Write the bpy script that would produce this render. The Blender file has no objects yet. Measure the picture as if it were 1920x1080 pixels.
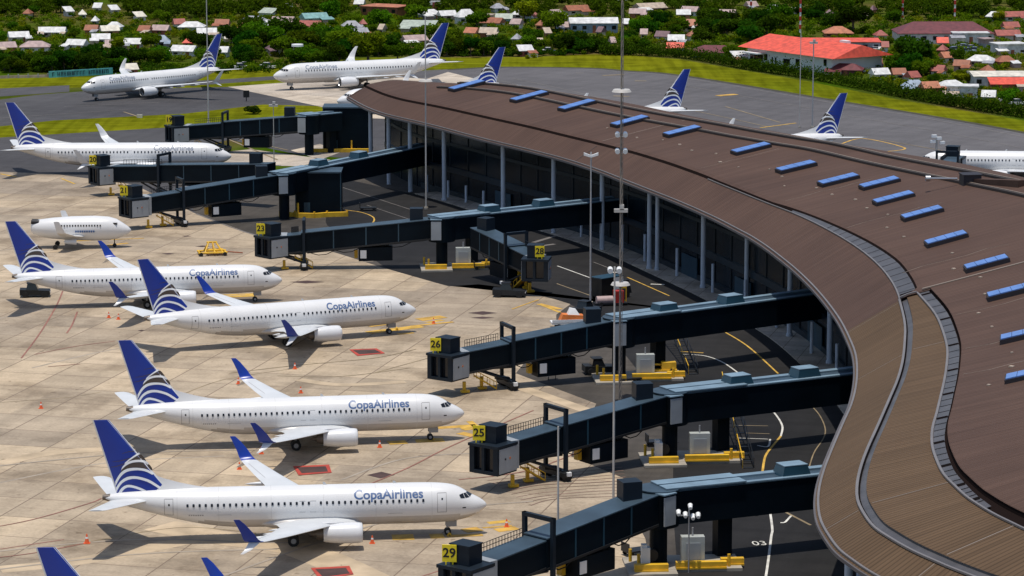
import bpy, math, random
import numpy as np
from mathutils import Vector, Matrix
R_ = math.radians
rng = random.Random(7)
npr = np.random.default_rng(11)
C = bpy.context.scene.collection
scene = bpy.context.scene

# ------------------------------------------------------------------ camera, sky, sun, exposure
CAM_F, CAM_T, CAM_H = 5883.16, R_(9.9827), 77.54      # focal length in 1920-px units, pitch, height (m)
cd = bpy.data.cameras.new('camera'); cam = bpy.data.objects.new('camera', cd); C.objects.link(cam)
cam.location = (0, 0, CAM_H); cam.rotation_euler = (math.pi/2 - CAM_T, 0, 0)
cd.sensor_width = 36; cd.lens = 36*CAM_F/1920; cd.clip_start = 5; cd.clip_end = 8000
scene.camera = cam
w = bpy.data.worlds.new('World'); scene.world = w; w.use_nodes = True
nt = w.node_tree; bg = nt.nodes['Background']
sky = nt.nodes.new('ShaderNodeTexSky'); sky.sky_type = 'NISHITA'; sky.sun_disc = False
SUN_EL, SUN_AZ = R_(83.5), R_(196)       # azimuth clockwise from +Y
sky.sun_elevation = SUN_EL; sky.sun_rotation = SUN_AZ
nt.links.new(sky.outputs[0], bg.inputs[0]); bg.inputs[1].default_value = 0.12
sl = bpy.data.lights.new('sun', 'SUN'); sl.energy = 3.5; sl.angle = R_(0.5); sl.color = (1, .95, .87)
so = bpy.data.objects.new('sun', sl); C.objects.link(so)
sd = Vector((math.sin(SUN_AZ)*math.cos(SUN_EL), math.cos(SUN_AZ)*math.cos(SUN_EL), math.sin(SUN_EL)))
so.rotation_euler = sd.to_track_quat('Z', 'Y').to_euler(); so.location = (0, 300, 300)
scene.view_settings.view_transform = 'Standard'; scene.view_settings.look = 'None'
scene.view_settings.exposure = 0.0; scene.view_settings.gamma = 1

# ------------------------------------------------------------------ helpers
def spot(u, v, z=0.0):
    """world x, y of the point of height z seen at photo pixel u, v (survey of the photograph)"""
    dx = (u-960)/CAM_F; dy = (540-v)/CAM_F
    Dy = math.cos(CAM_T)+dy*math.sin(CAM_T); Dz = -math.sin(CAM_T)+dy*math.cos(CAM_T)
    s = (z-CAM_H)/Dz
    return Vector((dx*s, Dy*s, z))
def ppm(v): return (v+495)/77.5            # photo pixels per metre at ground row v

class MB:
    def __init__(s): s.v = []; s.f = []; s.m = []; s.uv = None
    def add(s, vs, fs, mat=0):
        b = len(s.v); s.v += [tuple(x) for x in vs]; s.f += [tuple(b+i for i in f) for f in fs]; s.m += [mat]*len(fs); return s
    def hexa(s, p, mat=0):                 # p: 4 bottom (ccw), 4 top
        return s.add(p, [(3,2,1,0),(4,5,6,7),(0,1,5,4),(1,2,6,5),(2,3,7,6),(3,0,4,7)], mat)
    def box(s, c, size, yaw=0, mat=0):
        cx, cy, cz = c; a, b, h = size[0]/2, size[1]/2, size[2]/2; ca, sa = math.cos(yaw), math.sin(yaw)
        q = [(-a,-b),(a,-b),(a,b),(-a,b)]
        p = [(cx+x*ca-y*sa, cy+x*sa+y*ca, cz-h) for x, y in q]+[(cx+x*ca-y*sa, cy+x*sa+y*ca, cz+h) for x, y in q]
        return s.hexa(p, mat)
    def beam(s, p0, p1, hw, zb0, zt0, zb1, zt1, mat=0):
        t = Vector((p1[0]-p0[0], p1[1]-p0[1])).normalized(); n = Vector((-t.y, t.x))*hw
        p = [(p0[0]-n.x,p0[1]-n.y,zb0),(p1[0]-n.x,p1[1]-n.y,zb1),(p1[0]+n.x,p1[1]+n.y,zb1),(p0[0]+n.x,p0[1]+n.y,zb0),
             (p0[0]-n.x,p0[1]-n.y,zt0),(p1[0]-n.x,p1[1]-n.y,zt1),(p1[0]+n.x,p1[1]+n.y,zt1),(p0[0]+n.x,p0[1]+n.y,zt0)]
        return s.hexa(p, mat)
    def cyl(s, p0, p1, r0, r1=None, n=12, mat=0):
        r1 = r0 if r1 is None else r1
        p0, p1 = Vector(p0), Vector(p1); d = (p1-p0).normalized()
        a = d.orthogonal().normalized(); b = d.cross(a)
        vs = []
        for p, r in ((p0, r0), (p1, r1)):
            for i in range(n):
                t = 2*math.pi*i/n; vs.append(p+a*math.cos(t)*r+b*math.sin(t)*r)
        fs = [(i, (i+1) % n, n+(i+1) % n, n+i) for i in range(n)]+[tuple(range(n-1,-1,-1)), tuple(range(n, 2*n))]
        return s.add(vs, fs, mat)
    def loft(s, rings, cap=True, mat=0, closed=True):
        n = len(rings[0]); vs = [p for r in rings for p in r]; fs = []
        for k in range(len(rings)-1):
            for i in range(n if closed else n-1):
                j = (i+1) % n; fs.append((k*n+i, k*n+j, (k+1)*n+j, (k+1)*n+i))
        if cap: fs += [tuple(range(n-1,-1,-1)), tuple((len(rings)-1)*n+i for i in range(n))]
        return s.add(vs, fs, mat)
    def build(s, name, mats, parent=None, origin=(0,0,0), smooth=None):
        me = bpy.data.meshes.new(name)
        o = Vector(origin)
        me.from_pydata([tuple(Vector(v)-o) for v in s.v], [], s.f)
        if not isinstance(mats, (list, tuple)): mats = [mats]
        for m in mats: me.materials.append(m)
        if len(mats) > 1: me.polygons.foreach_set('material_index', s.m)
        if smooth:
            me.polygons.foreach_set('use_smooth', [True]*len(me.polygons)); me.set_sharp_from_angle(angle=R_(smooth))
        me.update()
        ob = bpy.data.objects.new(name, me); C.objects.link(ob)
        if parent: ob.parent = parent
        else: ob.location = o
        return ob

def tag(o, label=None, cat=None, group=None, kind=None):
    if label: o['label'] = label
    if cat: o['category'] = cat
    if group: o['group'] = group
    if kind: o['kind'] = kind
    return o
def thing(name, label, cat, loc=(0,0,0), rz=0, group=None):
    o = bpy.data.objects.new(name, None); C.objects.link(o); o.location = loc; o.rotation_euler = (0,0,rz); o.empty_display_size = .3
    return tag(o, label, cat, group)
KIDS = {}
def index_kids():
    KIDS.clear()
    for o in bpy.data.objects:
        if o.parent: KIDS.setdefault(o.parent, []).append(o)
def dup(o, parent=None):
    c = o.copy(); C.objects.link(c)
    if parent is not None: c.parent = parent
    for k in KIDS.get(o, []): dup(k, c)
    return c

# ------------------------------------------------------------------ materials
def mat(name, col, rough=.6, metal=0, var=.0, scale=1.0, bump=0, spec=.5, coord='Object', obj_var=0.0):
    m = bpy.data.materials.new(name); m.use_nodes = True; N = m.node_tree.nodes; L = m.node_tree.links
    b = N['Principled BSDF']; b.inputs['Base Color'].default_value = (*col, 1); b.inputs['Roughness'].default_value = rough
    b.inputs['Metallic'].default_value = metal; b.inputs['Specular IOR Level'].default_value = spec
    last = None
    if var or bump:
        tc = N.new('ShaderNodeTexCoord'); nz = N.new('ShaderNodeTexNoise'); nz.inputs['Scale'].default_value = scale; nz.inputs['Detail'].default_value = 5
        L.new(tc.outputs[coord], nz.inputs['Vector'])
        if var:
            r = N.new('ShaderNodeMapRange'); r.inputs[1].default_value = .3; r.inputs[2].default_value = .7; r.inputs[3].default_value = 1-var; r.inputs[4].default_value = 1+var
            L.new(nz.outputs[0], r.inputs[0])
            h = N.new('ShaderNodeHueSaturation'); h.inputs['Color'].default_value = (*col, 1); L.new(r.outputs[0], h.inputs['Value']); last = h
            L.new(h.outputs[0], b.inputs['Base Color'])
        if bump:
            bp = N.new('ShaderNodeBump'); bp.inputs['Strength'].default_value = bump; bp.inputs['Distance'].default_value = .05
            L.new(nz.outputs[0], bp.inputs['Height']); L.new(bp.outputs[0], b.inputs['Normal'])
    if obj_var:
        oi = N.new('ShaderNodeObjectInfo'); r2 = N.new('ShaderNodeMapRange'); r2.inputs[3].default_value = 1-obj_var; r2.inputs[4].default_value = 1+obj_var
        L.new(oi.outputs['Random'], r2.inputs[0])
        h2 = N.new('ShaderNodeHueSaturation'); L.new(r2.outputs[0], h2.inputs['Value'])
        ml = N.new('ShaderNodeMath'); ml.operation = 'MULTIPLY_ADD'; ml.inputs[1].default_value = .06; ml.inputs[2].default_value = .47
        fr = N.new('ShaderNodeMath'); fr.operation = 'FRACT'; m7 = N.new('ShaderNodeMath'); m7.operation = 'MULTIPLY'; m7.inputs[1].default_value = 7.3
        L.new(oi.outputs['Random'], m7.inputs[0]); L.new(m7.outputs[0], fr.inputs[0]); L.new(fr.outputs[0], ml.inputs[0]); L.new(ml.outputs[0], h2.inputs['Hue'])
        if last: L.new(last.outputs[0], h2.inputs['Color'])
        else: h2.inputs['Color'].default_value = (*col, 1)
        L.new(h2.outputs[0], b.inputs['Base Color'])
    return m

def ramp(N, stops):
    r = N.new('ShaderNodeValToRGB'); e = r.color_ramp.elements
    e[0].position, e[0].color = stops[0][0], (*stops[0][1], 1); e[1].position, e[1].color = stops[1][0], (*stops[1][1], 1)
    for p, c in stops[2:]:
        x = e.new(p); x.color = (*c, 1)
    return r
def ground_mat(name, base, alt, slab=None, ang=0, joint=(.2,.16,.12), stain=.35, streak=.2, rough=.85, spec=.2):
    """paving: slabs with joints and a tone of their own, large stains, tyre streaks along the stands"""
    m = bpy.data.materials.new(name); m.use_nodes = True; N = m.node_tree.nodes; L = m.node_tree.links
    b = N['Principled BSDF']; b.inputs['Roughness'].default_value = rough; b.inputs['Specular IOR Level'].default_value = spec
    g = N.new('ShaderNodeNewGeometry'); mp = N.new('ShaderNodeMapping'); mp.inputs['Rotation'].default_value = (0,0,ang); L.new(g.outputs['Position'], mp.inputs[0])
    def noise(scale, detail=4, sc=(1,1,1), rough_=.5):
        q = N.new('ShaderNodeMapping'); q.inputs['Scale'].default_value = sc; L.new(mp.outputs[0], q.inputs[0])
        n = N.new('ShaderNodeTexNoise'); n.inputs['Scale'].default_value = scale; n.inputs['Detail'].default_value = detail; n.inputs['Roughness'].default_value = rough_
        L.new(q.outputs[0], n.inputs[0]); return n
    def mix(a, bb, fac, kind='MIX'):
        x = N.new('ShaderNodeMix'); x.data_type = 'RGBA'; x.blend_type = kind
        for s_, val in ((6, a), (7, bb), (0, fac)):
            if hasattr(val, 'type') or hasattr(val, 'is_linked'): L.new(val, x.inputs[s_])
            elif isinstance(val, tuple): x.inputs[s_].default_value = (*val, 1)
            else: x.inputs[s_].default_value = val
        return x.outputs[2]
    n1 = noise(.02, 4); r1 = ramp(N, [(.35, base), (.65, alt)]); L.new(n1.outputs[0], r1.inputs[0]); col = r1.outputs[0]
    if slab:
        br = N.new('ShaderNodeTexBrick'); br.offset = 0; br.squash = 1
        br.inputs['Scale'].default_value = 1; br.inputs['Mortar Size'].default_value = slab[2]; br.inputs['Mortar Smooth'].default_value = .3
        br.inputs['Brick Width'].default_value = slab[0]; br.inputs['Row Height'].default_value = slab[1]; br.inputs['Bias'].default_value = 0
        br.inputs['Color1'].default_value = (.72,.72,.73,1); br.inputs['Color2'].default_value = (1.14,1.12,1.08,1); br.inputs['Mortar'].default_value = (.9,.9,.9,1)
        L.new(mp.outputs[0], br.inputs[0]); col = mix(col, br.outputs[0], .6, 'MULTIPLY')
        big = N.new('ShaderNodeTexBrick'); big.offset = .5; big.inputs['Scale'].default_value = 1; big.inputs['Mortar Size'].default_value = 0
        big.inputs['Brick Width'].default_value = slab[0]*3; big.inputs['Row Height'].default_value = slab[1]*2
        big.inputs['Color1'].default_value = (.76,.75,.76,1); big.inputs['Color2'].default_value = (1.12,1.07,.98,1); L.new(mp.outputs[0], big.inputs[0])
        col = mix(col, big.outputs[0], .6, 'MULTIPLY')
    n2 = noise(.16, 6, (1,1,1), .65); r2 = ramp(N, [(.3, (1-stain,)*3), (.55, (1,1,1))]); L.new(n2.outputs[0], r2.inputs[0]); col = mix(col, r2.outputs[0], .8, 'MULTIPLY')
    n3 = noise(.5, 3, (1,.06,1)); r3 = ramp(N, [(.35, (1-streak,)*3), (.6, (1,1,1))]); L.new(n3.outputs[0], r3.inputs[0]); col = mix(col, r3.outputs[0], .8, 'MULTIPLY')
    n5 = noise(.45, 3, (.06,1,1)); r5 = ramp(N, [(.36, (1-streak,)*3), (.56, (1,1,1))]); L.new(n5.outputs[0], r5.inputs[0]); col = mix(col, r5.outputs[0], .8, 'MULTIPLY')
    if slab:                              # odd repaired slabs, smudges of rubber and oil
        rep = N.new('ShaderNodeTexBrick'); rep.offset = 0; rep.inputs['Scale'].default_value = 1; rep.inputs['Mortar Size'].default_value = 0; rep.inputs['Bias'].default_value = -.62
        rep.inputs['Brick Width'].default_value = slab[0]; rep.inputs['Row Height'].default_value = slab[1]*.5; rep.inputs['Color1'].default_value = (1,1,1,1); rep.inputs['Color2'].default_value = (.60,.57,.54,1)
        L.new(mp.outputs[0], rep.inputs[0]); col = mix(col, rep.outputs[0], .7, 'MULTIPLY')
        n6 = noise(.075, 7, (1,1,1), .7); r6 = ramp(N, [(.49, (1,1,1)), (.63, (.62,.60,.58))]); L.new(n6.outputs[0], r6.inputs[0]); col = mix(col, r6.outputs[0], .9, 'MULTIPLY')
        n7 = noise(.9, 3); r7 = ramp(N, [(.66, (1,1,1)), (.73, (.50,.46,.43))]); L.new(n7.outputs[0], r7.inputs[0]); col = mix(col, r7.outputs[0], .8, 'MULTIPLY')
        col = mix(col, joint, br.outputs['Fac'])
    n4 = noise(3, 4); r4 = ramp(N, [(.3, (.88,.88,.88)), (.7, (1.08,1.08,1.08))]); L.new(n4.outputs[0], r4.inputs[0]); col = mix(col, r4.outputs[0], 1.0, 'MULTIPLY')
    L.new(col, b.inputs['Base Color'])
    return m
SLAB = R_(14.6)
M = dict(
 concrete=ground_mat('apron_concrete', (.46,.375,.278), (.56,.455,.33), (7.5,7.5,.085), SLAB, (.19,.14,.10), .27, .14),
 patch=ground_mat('stand_concrete', (.52,.45,.37), (.6,.53,.45), (7.5,7.5,.05), R_(30), (.3,.25,.2), .15, .1),
 asphalt=ground_mat('taxiway_asphalt', (.068,.064,.066), (.09,.086,.088), None, SLAB, stain=.2, streak=.16),
 asphalt_r=ground_mat('apron_asphalt', (.108,.101,.103), (.138,.129,.131), None, R_(-60), stain=.18, streak=.14),
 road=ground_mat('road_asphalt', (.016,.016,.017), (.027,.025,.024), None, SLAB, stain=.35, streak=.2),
 darkapron=ground_mat('stand_asphalt', (.075,.065,.055), (.105,.09,.075), None, SLAB, stain=.3, streak=.25),
 pave=ground_mat('pavement', (.54,.47,.39), (.60,.53,.45), (3,3,.05), SLAB, (.16,.13,.1), .2, .1),
 grass=ground_mat('grass', (.135,.158,.007), (.205,.205,.009), None, 0, stain=.45, streak=.35, rough=1, spec=0),
 terrain=ground_mat('terrain_soil', (.05,.10,.004), (.13,.10,.035), None, 0, stain=.4, streak=.2, rough=1, spec=0),
 yellow=mat('yellow_line', (.55,.33,.05), .8, var=.35, scale=.8), yellow2=mat('worn_yellow', (.52,.30,.05), .8, var=.4, scale=.5),
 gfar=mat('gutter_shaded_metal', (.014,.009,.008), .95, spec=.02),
 seamline=mat('skin_joint_line', (.60,.59,.58), .4),
 tealwall=mat('teal_wall_paint', (.10,.40,.40), .6, var=.2, scale=.8),
 rubber=mat('rubber_trace', (.33,.275,.215), .9, var=.2, scale=.25),
 tyremark=mat('tyre_mark', (.20,.125,.095), .9, var=.35, scale=.3), ochre=mat('ochre_slab', (.47,.36,.235), .9, var=.25, scale=.3),
 tan=mat('faded_line', (.24,.18,.10), .8, var=.3, scale=.4), whiteline=mat('white_line', (.62,.6,.54), .8, var=.25, scale=.6),
 redline=mat('red_line', (.26,.11,.08), .85, var=.3, scale=.3), redpaint=mat('red_paint', (.42,.05,.03), .8, var=.25, scale=.7), darkpaint=mat('dark_paint', (.06,.03,.025), .8, var=.3, scale=.5),
 greyline=mat('faint_line', (.15,.135,.125), .85, var=.2, scale=.5), verge=mat('verge_edge', (.045,.04,.02), .9, var=.3, scale=.5),
 jet=mat('white_aircraft_paint', (.725,.715,.70), .28, var=.03, scale=.35, spec=.5), belly=mat('grey_belly_paint', (.50,.47,.44), .3, var=.06, scale=.5),
 wing=mat('wing_grey_paint', (.62,.63,.63), .35, var=.05, scale=.6), blue=mat('blue_tail_paint', (.006,.035,.30), .3, var=.05, scale=.5), title=mat('title_blue', (.075,.135,.28), .4),
 brown=mat('emblem_brown', (.075,.055,.045), .4), emblem=mat('emblem_white', (.90,.90,.90), .35), dimtitle=mat('faded_title', (.25,.28,.34), .5), glass=mat('dark_window', (.012,.014,.018), .12), line=mat('panel_line', (.36,.35,.345), .5),
 nacelle=mat('nacelle_paint', (.70,.70,.70), .3, var=.04, scale=.8), metal=mat('bare_metal', (.55,.54,.52), .3, .8), hot=mat('exhaust_metal', (.14,.115,.095), .45, .4),
 tyre=mat('tyre_rubber', (.012,.012,.012), .8), strut=mat('gear_strut', (.30,.30,.30), .45), dark=mat('dark_opening', (.008,.008,.01), .6),
 bridge=mat('bridge_shaded_panel', (.0035,.008,.013), .45, var=.25, scale=.25, spec=.08), broof=mat('bridge_roof_sheet', (.034,.060,.084), .5, var=.25, scale=.35), bpale=mat('bridge_pale_roof', (.17,.25,.31), .5, var=.18, scale=.4),  # side panels darker than roof sheets: overhead sun's shade put into their colour
 bteal=mat('bridge_teal_panel', (.014,.05,.078), .4, var=.2, scale=.25), bgrey=mat('cab_grey_panel', (.31,.33,.345), .5, var=.12, scale=.5), bunit=mat('roof_unit_paint', (.010,.017,.026), .5, spec=.2, var=.15, scale=.5),
 steel=mat('dark_steel', (.008,.010,.013), .5, var=.2, scale=.6), sign=mat('yellow_sign', (.80,.62,.01), .5), black=mat('black_print', (.006,.006,.006), .6),
 yel=mat('yellow_paint', (.72,.42,.02), .55, var=.2, scale=.8), isl=mat('island_concrete', (.36,.32,.26), .9, var=.2, scale=.5), cab=mat('cabinet_grey', (.40,.42,.40), .5, var=.15, scale=.8),
 white=mat('white_paint', (.8,.8,.78), .5, var=.05, scale=.8), red=mat('red_metal', (.45,.03,.02), .5, var=.2, scale=.8), orange=mat('orange_cover', (.62,.17,.03), .7, var=.2, scale=.8),
 pole=mat('galvanised_pole', (.40,.40,.41), .5, .3, var=.15, scale=.4), polew=mat('pale_pole', (.50,.47,.43), .5, var=.15, scale=.4), rusty=mat('rusty_mast', (.28,.24,.2), .6, var=.4, scale=.5),
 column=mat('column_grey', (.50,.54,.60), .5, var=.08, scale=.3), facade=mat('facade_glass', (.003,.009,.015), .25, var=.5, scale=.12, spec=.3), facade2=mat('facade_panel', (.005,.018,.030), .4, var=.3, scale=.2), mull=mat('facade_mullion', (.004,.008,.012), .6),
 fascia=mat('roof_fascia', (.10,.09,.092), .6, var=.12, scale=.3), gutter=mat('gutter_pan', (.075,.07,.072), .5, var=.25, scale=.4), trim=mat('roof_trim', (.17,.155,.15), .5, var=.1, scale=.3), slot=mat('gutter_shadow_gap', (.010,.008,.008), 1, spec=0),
 skyl=mat('skylight_blue', (.10,.21,.52), .3, var=.15, scale=.6), skylf=mat('skylight_curb', (.022,.018,.022), .6), seam=mat('roof_seam', (.20,.155,.12), .7), seamd=mat('dark_seam', (.035,.025,.021), .8),
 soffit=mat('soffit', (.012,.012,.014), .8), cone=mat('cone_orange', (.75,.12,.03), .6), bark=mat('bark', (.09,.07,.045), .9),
 leafd=mat('leaf_dark', (.030,.078,.003), .8, obj_var=.4, var=.4, scale=.6), leafm=mat('leaf_mid', (.075,.150,.004), .8, obj_var=.4, var=.4, scale=.6), leafy=mat('leaf_yellow_green', (.155,.205,.005), .8, obj_var=.35, var=.4, scale=.6),
)
for k, c in dict(h_white=(.60,.59,.57), h_cream=(.62,.57,.47), h_pink=(.38,.27,.25), h_red=(.30,.075,.055), h_brightred=(.66,.085,.045), h_orange=(.42,.15,.075), h_rust=(.28,.09,.04), h_maroon=(.13,.028,.032), h_grey=(.30,.30,.32), h_blue=(.24,.30,.37), h_teal=(.17,.32,.31), h_green=(.36,.40,.33), h_darkpink=(.15,.08,.09), h_tan=(.42,.33,.25)).items():
    M[k] = mat(k.replace('h_', 'paint_'), c, .6, var=.28, scale=.9)

def roof_mat(name, base, alt, rib):
    m = bpy.data.materials.new(name); m.use_nodes = True; N = m.node_tree.nodes; L = m.node_tree.links
    b = N['Principled BSDF']; b.inputs['Roughness'].default_value = .75; b.inputs['Specular IOR Level'].default_value = .12
    uv = N.new('ShaderNodeUVMap'); g = N.new('ShaderNodeNewGeometry')
    n1 = N.new('ShaderNodeTexNoise'); n1.inputs['Scale'].default_value = .09; n1.inputs['Detail'].default_value = 6; L.new(g.outputs['Position'], n1.inputs[0])
    r1 = ramp(N, [(.3, base), (.7, alt)]); L.new(n1.outputs[0], r1.inputs[0])
    mp = N.new('ShaderNodeMapping'); mp.inputs['Scale'].default_value = (1.3,.05,1); L.new(uv.outputs[0], mp.inputs[0])
    n2 = N.new('ShaderNodeTexNoise'); n2.inputs['Scale'].default_value = 1; n2.inputs['Detail'].default_value = 3; L.new(mp.outputs[0], n2.inputs[0])
    r2 = ramp(N, [(.3, (.84,.84,.84)), (.7, (1.12,1.12,1.12))]); L.new(n2.outputs[0], r2.inputs[0])
    x = N.new('ShaderNodeMix'); x.data_type = 'RGBA'; x.blend_type = 'MULTIPLY'; x.inputs[0].default_value = 1; L.new(r1.outputs[0], x.inputs[6]); L.new(r2.outputs[0], x.inputs[7])
    wv = N.new('ShaderNodeTexWave'); wv.inputs['Scale'].default_value = .5; wv.bands_direction = 'X'; L.new(uv.outputs[0], wv.inputs[0])
    r3 = ramp(N, [(.0, (rib,)*3), (.32, (1,1,1))]); L.new(wv.outputs[0], r3.inputs[0])
    y = N.new('ShaderNodeMix'); y.data_type = 'RGBA'; y.blend_type = 'MULTIPLY'; y.inputs[0].default_value = 1; L.new(x.outputs[2], y.inputs[6]); L.new(r3.outputs[0], y.inputs[7])
    L.new(y.outputs[2], b.inputs['Base Color'])
    bp = N.new('ShaderNodeBump'); bp.inputs['Strength'].default_value = .4; bp.inputs['Distance'].default_value = .06; L.new(wv.outputs[0], bp.inputs['Height']); L.new(bp.outputs[0], b.inputs['Normal'])
    return m
for k in ('leafd', 'leafm', 'leafy'):
    nt_ = M[k].node_tree; pb = nt_.nodes['Principled BSDF']; src = pb.inputs['Base Color'].links[0].from_socket
    tr = nt_.nodes.new('ShaderNodeBsdfTranslucent'); mx = nt_.nodes.new('ShaderNodeMixShader'); mx.inputs[0].default_value = .42; pb.inputs['Specular IOR Level'].default_value = .02
    nt_.links.new(src, tr.inputs[0]); nt_.links.new(pb.outputs[0], mx.inputs[1]); nt_.links.new(tr.outputs[0], mx.inputs[2]); nt_.links.new(mx.outputs[0], nt_.nodes['Material Output'].inputs[0])
M['roof'] = roof_mat('roof_brown', (.084,.050,.038), (.104,.062,.046), .84)
M['roof_near'] = roof_mat('roof_tan', (.108,.068,.039), (.130,.082,.047), .6)

# ------------------------------------------------------------------ ground
def sheet(name, pts, z, m, kind='structure', densify=0):
    mb = MB(); P = [spot(u, v) if not isinstance(u, Vector) else u for u, v in pts]
    mb.add([(p.x, p.y, z) for p in P], [tuple(range(len(P)))]); o = mb.build(name, m)
    me = o.data
    import bmesh
    bm = bmesh.new(); bm.from_mesh(me); bmesh.ops.triangulate(bm, faces=bm.faces); bm.to_mesh(me); bm.free()
    tag(o, kind=kind); return o
g = MB(); g.add([(-2500,-300,-.02),(2500,-300,-.02),(2500,4000,-.02),(-2500,4000,-.02)], [(0,1,2,3)]); tag(g.build('terrain', M['terrain']), kind='structure')
g = MB(); g.add([(-420,20,0),(420,20,0),(420,560,0),(-420,560,0)], [(0,1,2,3)]); tag(g.build('ground', M['darkapron']), kind='structure')
# concrete apron of the stands
sheet('apron', [(-900,322),(0,322),(100,326),(250,346),(368,401),(476,440),(620,471),(725,504),(841,537),(900,533),(1027,557),(1070,570),(1043,590),(1043,607),(1000,660),(967,700),(1118,757),(1069,855),(1177,900),(1178,950),(1210,1010),(1225,1100),(1150,1400),(900,2300),(-900,2300)], .008, M['concrete'])
sheet('taxiway', [(-900,200),(0,187),(70,178),(200,168),(427,163),(640,205),(660,215),(493,196),(347,213),(100,226),(0,237),(-900,290)], .012, M['asphalt'])
sheet('stand_apron', [(-900,288),(0,257),(300,239),(600,213),(700,210),(760,250),(700,300),(560,290),(430,262),(300,290),(368,401),(250,346),(100,326),(0,322),(-900,322)], .004, M['asphalt'])
sheet('taxiway_far', [(-900,185),(0,166),(130,160),(130,172),(0,181),(-900,205)], .012, M['asphalt'])
sheet('concrete_stand', [(427,163),(520,156),(640,148),(700,142),(800,148),(840,135),(900,150),(900,230),(650,220),(610,202)], .02, M['patch'])
sheet('apron_right', [(700,142),(760,134),(840,130),(940,125),(1107,127),(1173,132),(1280,141),(1580,190),(1747,217),(1920,248),(2400,345),(2400,560),(1500,420),(800,235)], .008, M['asphalt_r'])
sheet('runway_far', [(150,163),(400,150),(560,140),(560,146),(400,158),(200,168)], .012, M['asphalt'])
sheet('grass_strip', [(-900,290),(0,237),(100,226),(347,213),(493,196),(605,199),(660,214),(600,216),(300,240),(0,258),(-900,310)], .016, M['grass'])
sheet('grass_verge', [(-900,175),(0,146),(200,143),(420,128),(560,118),(700,108),(853,108),(990,107),(1107,102),(1160,102),(1273,111),(1513,152),(1680,186),(1920,226),(2400,320),(2400,346),(1920,249),(1747,218),(1580,191),(1280,142),(1173,133),(1107,128),(940,126),(840,131),(760,135),(700,143),(640,149),(427,164),(200,169),(150,164),(0,166),(-900,185)], .004, M['grass'])
# ------------------------------------------------------------------ terminal
ROW = [(-29.7,563.9,.97,.24,3.60,5.0,0,.19),(-26.4,550.8,.96,.28,3.85,8.6,0,.19),(-23.1,541.0,.93,.37,4.06,11.3,0,.19),(-19.9,534.4,.89,.46,4.20,12.8,0,.19),(-16.7,528.8,.88,.48,4.28,13.7,0,.19),(-13.6,523.0,.89,.46,4.34,14.4,0,.19),(-10.6,516.9,.90,.44,4.42,14.7,0,.19),(-7.7,510.8,.90,.44,4.53,14.7,0,.19),(-4.8,505.0,.89,.46,4.61,14.6,0,.19),(-2.0,499.7,.88,.47,4.64,14.6,0,.19),(.8,494.6,.88,.47,4.60,14.6,0,.19),(3.5,489.4,.89,.45,4.55,14.8,0,.19),(6.2,484.0,.90,.43,4.55,15.0,0,.19),(8.8,478.3,.92,.39,4.63,15.3,0,.19),(11.2,472.2,.94,.35,4.79,15.7,0,.19),(13.6,465.6,.95,.32,5.00,16.1,0,.19),(15.8,458.6,.95,.31,5.21,16.6,0,.19),(18.0,451.7,.95,.30,5.36,17.4,0,.19),(20.1,445.1,.95,.30,5.40,18.3,0,.19),(22.2,438.6,.96,.30,5.36,19.4,0,.19),(24.1,432.2,.96,.28,5.31,20.3,0,.19),(26.0,425.4,.97,.26,5.31,20.9,0,.19),(27.8,418.4,.97,.24,5.39,21.3,0,.20),(29.4,411.3,.98,.22,5.57,21.6,0,.21),(31.0,404.0,.98,.19,5.83,22.0,0,.22),(32.3,396.2,.99,.15,6.12,22.6,0,.23),(33.4,387.9,.99,.12,6.42,23.3,0,.24),(34.4,379.4,.99,.10,6.67,24.2,0,.25),(35.2,370.6,1,.08,6.86,25.0,0,.26),(35.8,361.7,1,.05,6.98,25.8,0,.27),(36.2,352.7,1,.03,6.96,26.3,0,.27),(36.4,343.6,1,.01,6.73,26.8,1.6,.27),(36.3,334.5,1,-.02,6.31,27.2,2.6,.27),(36.0,325.3,1,-.06,5.86,27.6,3.5,.27),(35.2,316.2,.99,-.10,5.53,28.0,4.2,.27),(34.1,307.5,.99,-.14,5.32,28.4,4.7,.27),(32.8,299.4,.98,-.17,5.20,28.8,5.0,.27),(31.3,291.9,.98,-.19,5.12,29.2,5.3,.27),(29.9,284.8,.98,-.19,5.02,29.6,5.5,.27),(28.6,278.1,.98,-.19,4.88,30.0,5.7,.27),(27.4,271.6,.98,-.17,4.66,30.4,5.9,.27),(26.4,265.3,.99,-.14,4.34,30.8,6.3,.27),(25.7,259.1,1,-.08,3.99,31.2,6.9,.27),(25.4,253.4,1,-.01,3.72,31.6,7.4,.27),(25.6,248.3,1,.07,3.59,32.0,7.7,.27),(26.0,244.1,.99,.15,3.57,32.4,7.8,.27),(26.8,240.6,.97,.24,3.61,32.8,7.7,.27),(27.6,237.7,.95,.31,3.65,33.2,7.6,.27),(28.5,235.2,.93,.37,3.66,33.6,7.5,.27),(29.5,233.0,.91,.41,3.66,34.0,7.4,.27),(30.5,230.9,.89,.45,3.65,34.4,7.3,.27),(31.5,229.0,.87,.49,3.65,34.8,7.3,.27),(32.5,227.2,.85,.53,3.65,35.2,7.3,.27),(33.6,225.6,.82,.57,3.65,35.6,7.3,.27),(34.6,224.2,.80,.60,3.65,36.0,7.2,.27),(35.7,222.8,.78,.63,3.64,36.4,7.1,.27),(36.7,221.6,.75,.66,3.63,36.8,7.1,.27),(37.8,220.4,.72,.69,3.59,37.2,7.0,.27),(38.9,219.3,.71,.70,3.55,37.6,7.0,.27),(40.0,218.2,.71,.71,3.50,38.0,7.0,.27)]
ROW = np.array(ROW)
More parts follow.
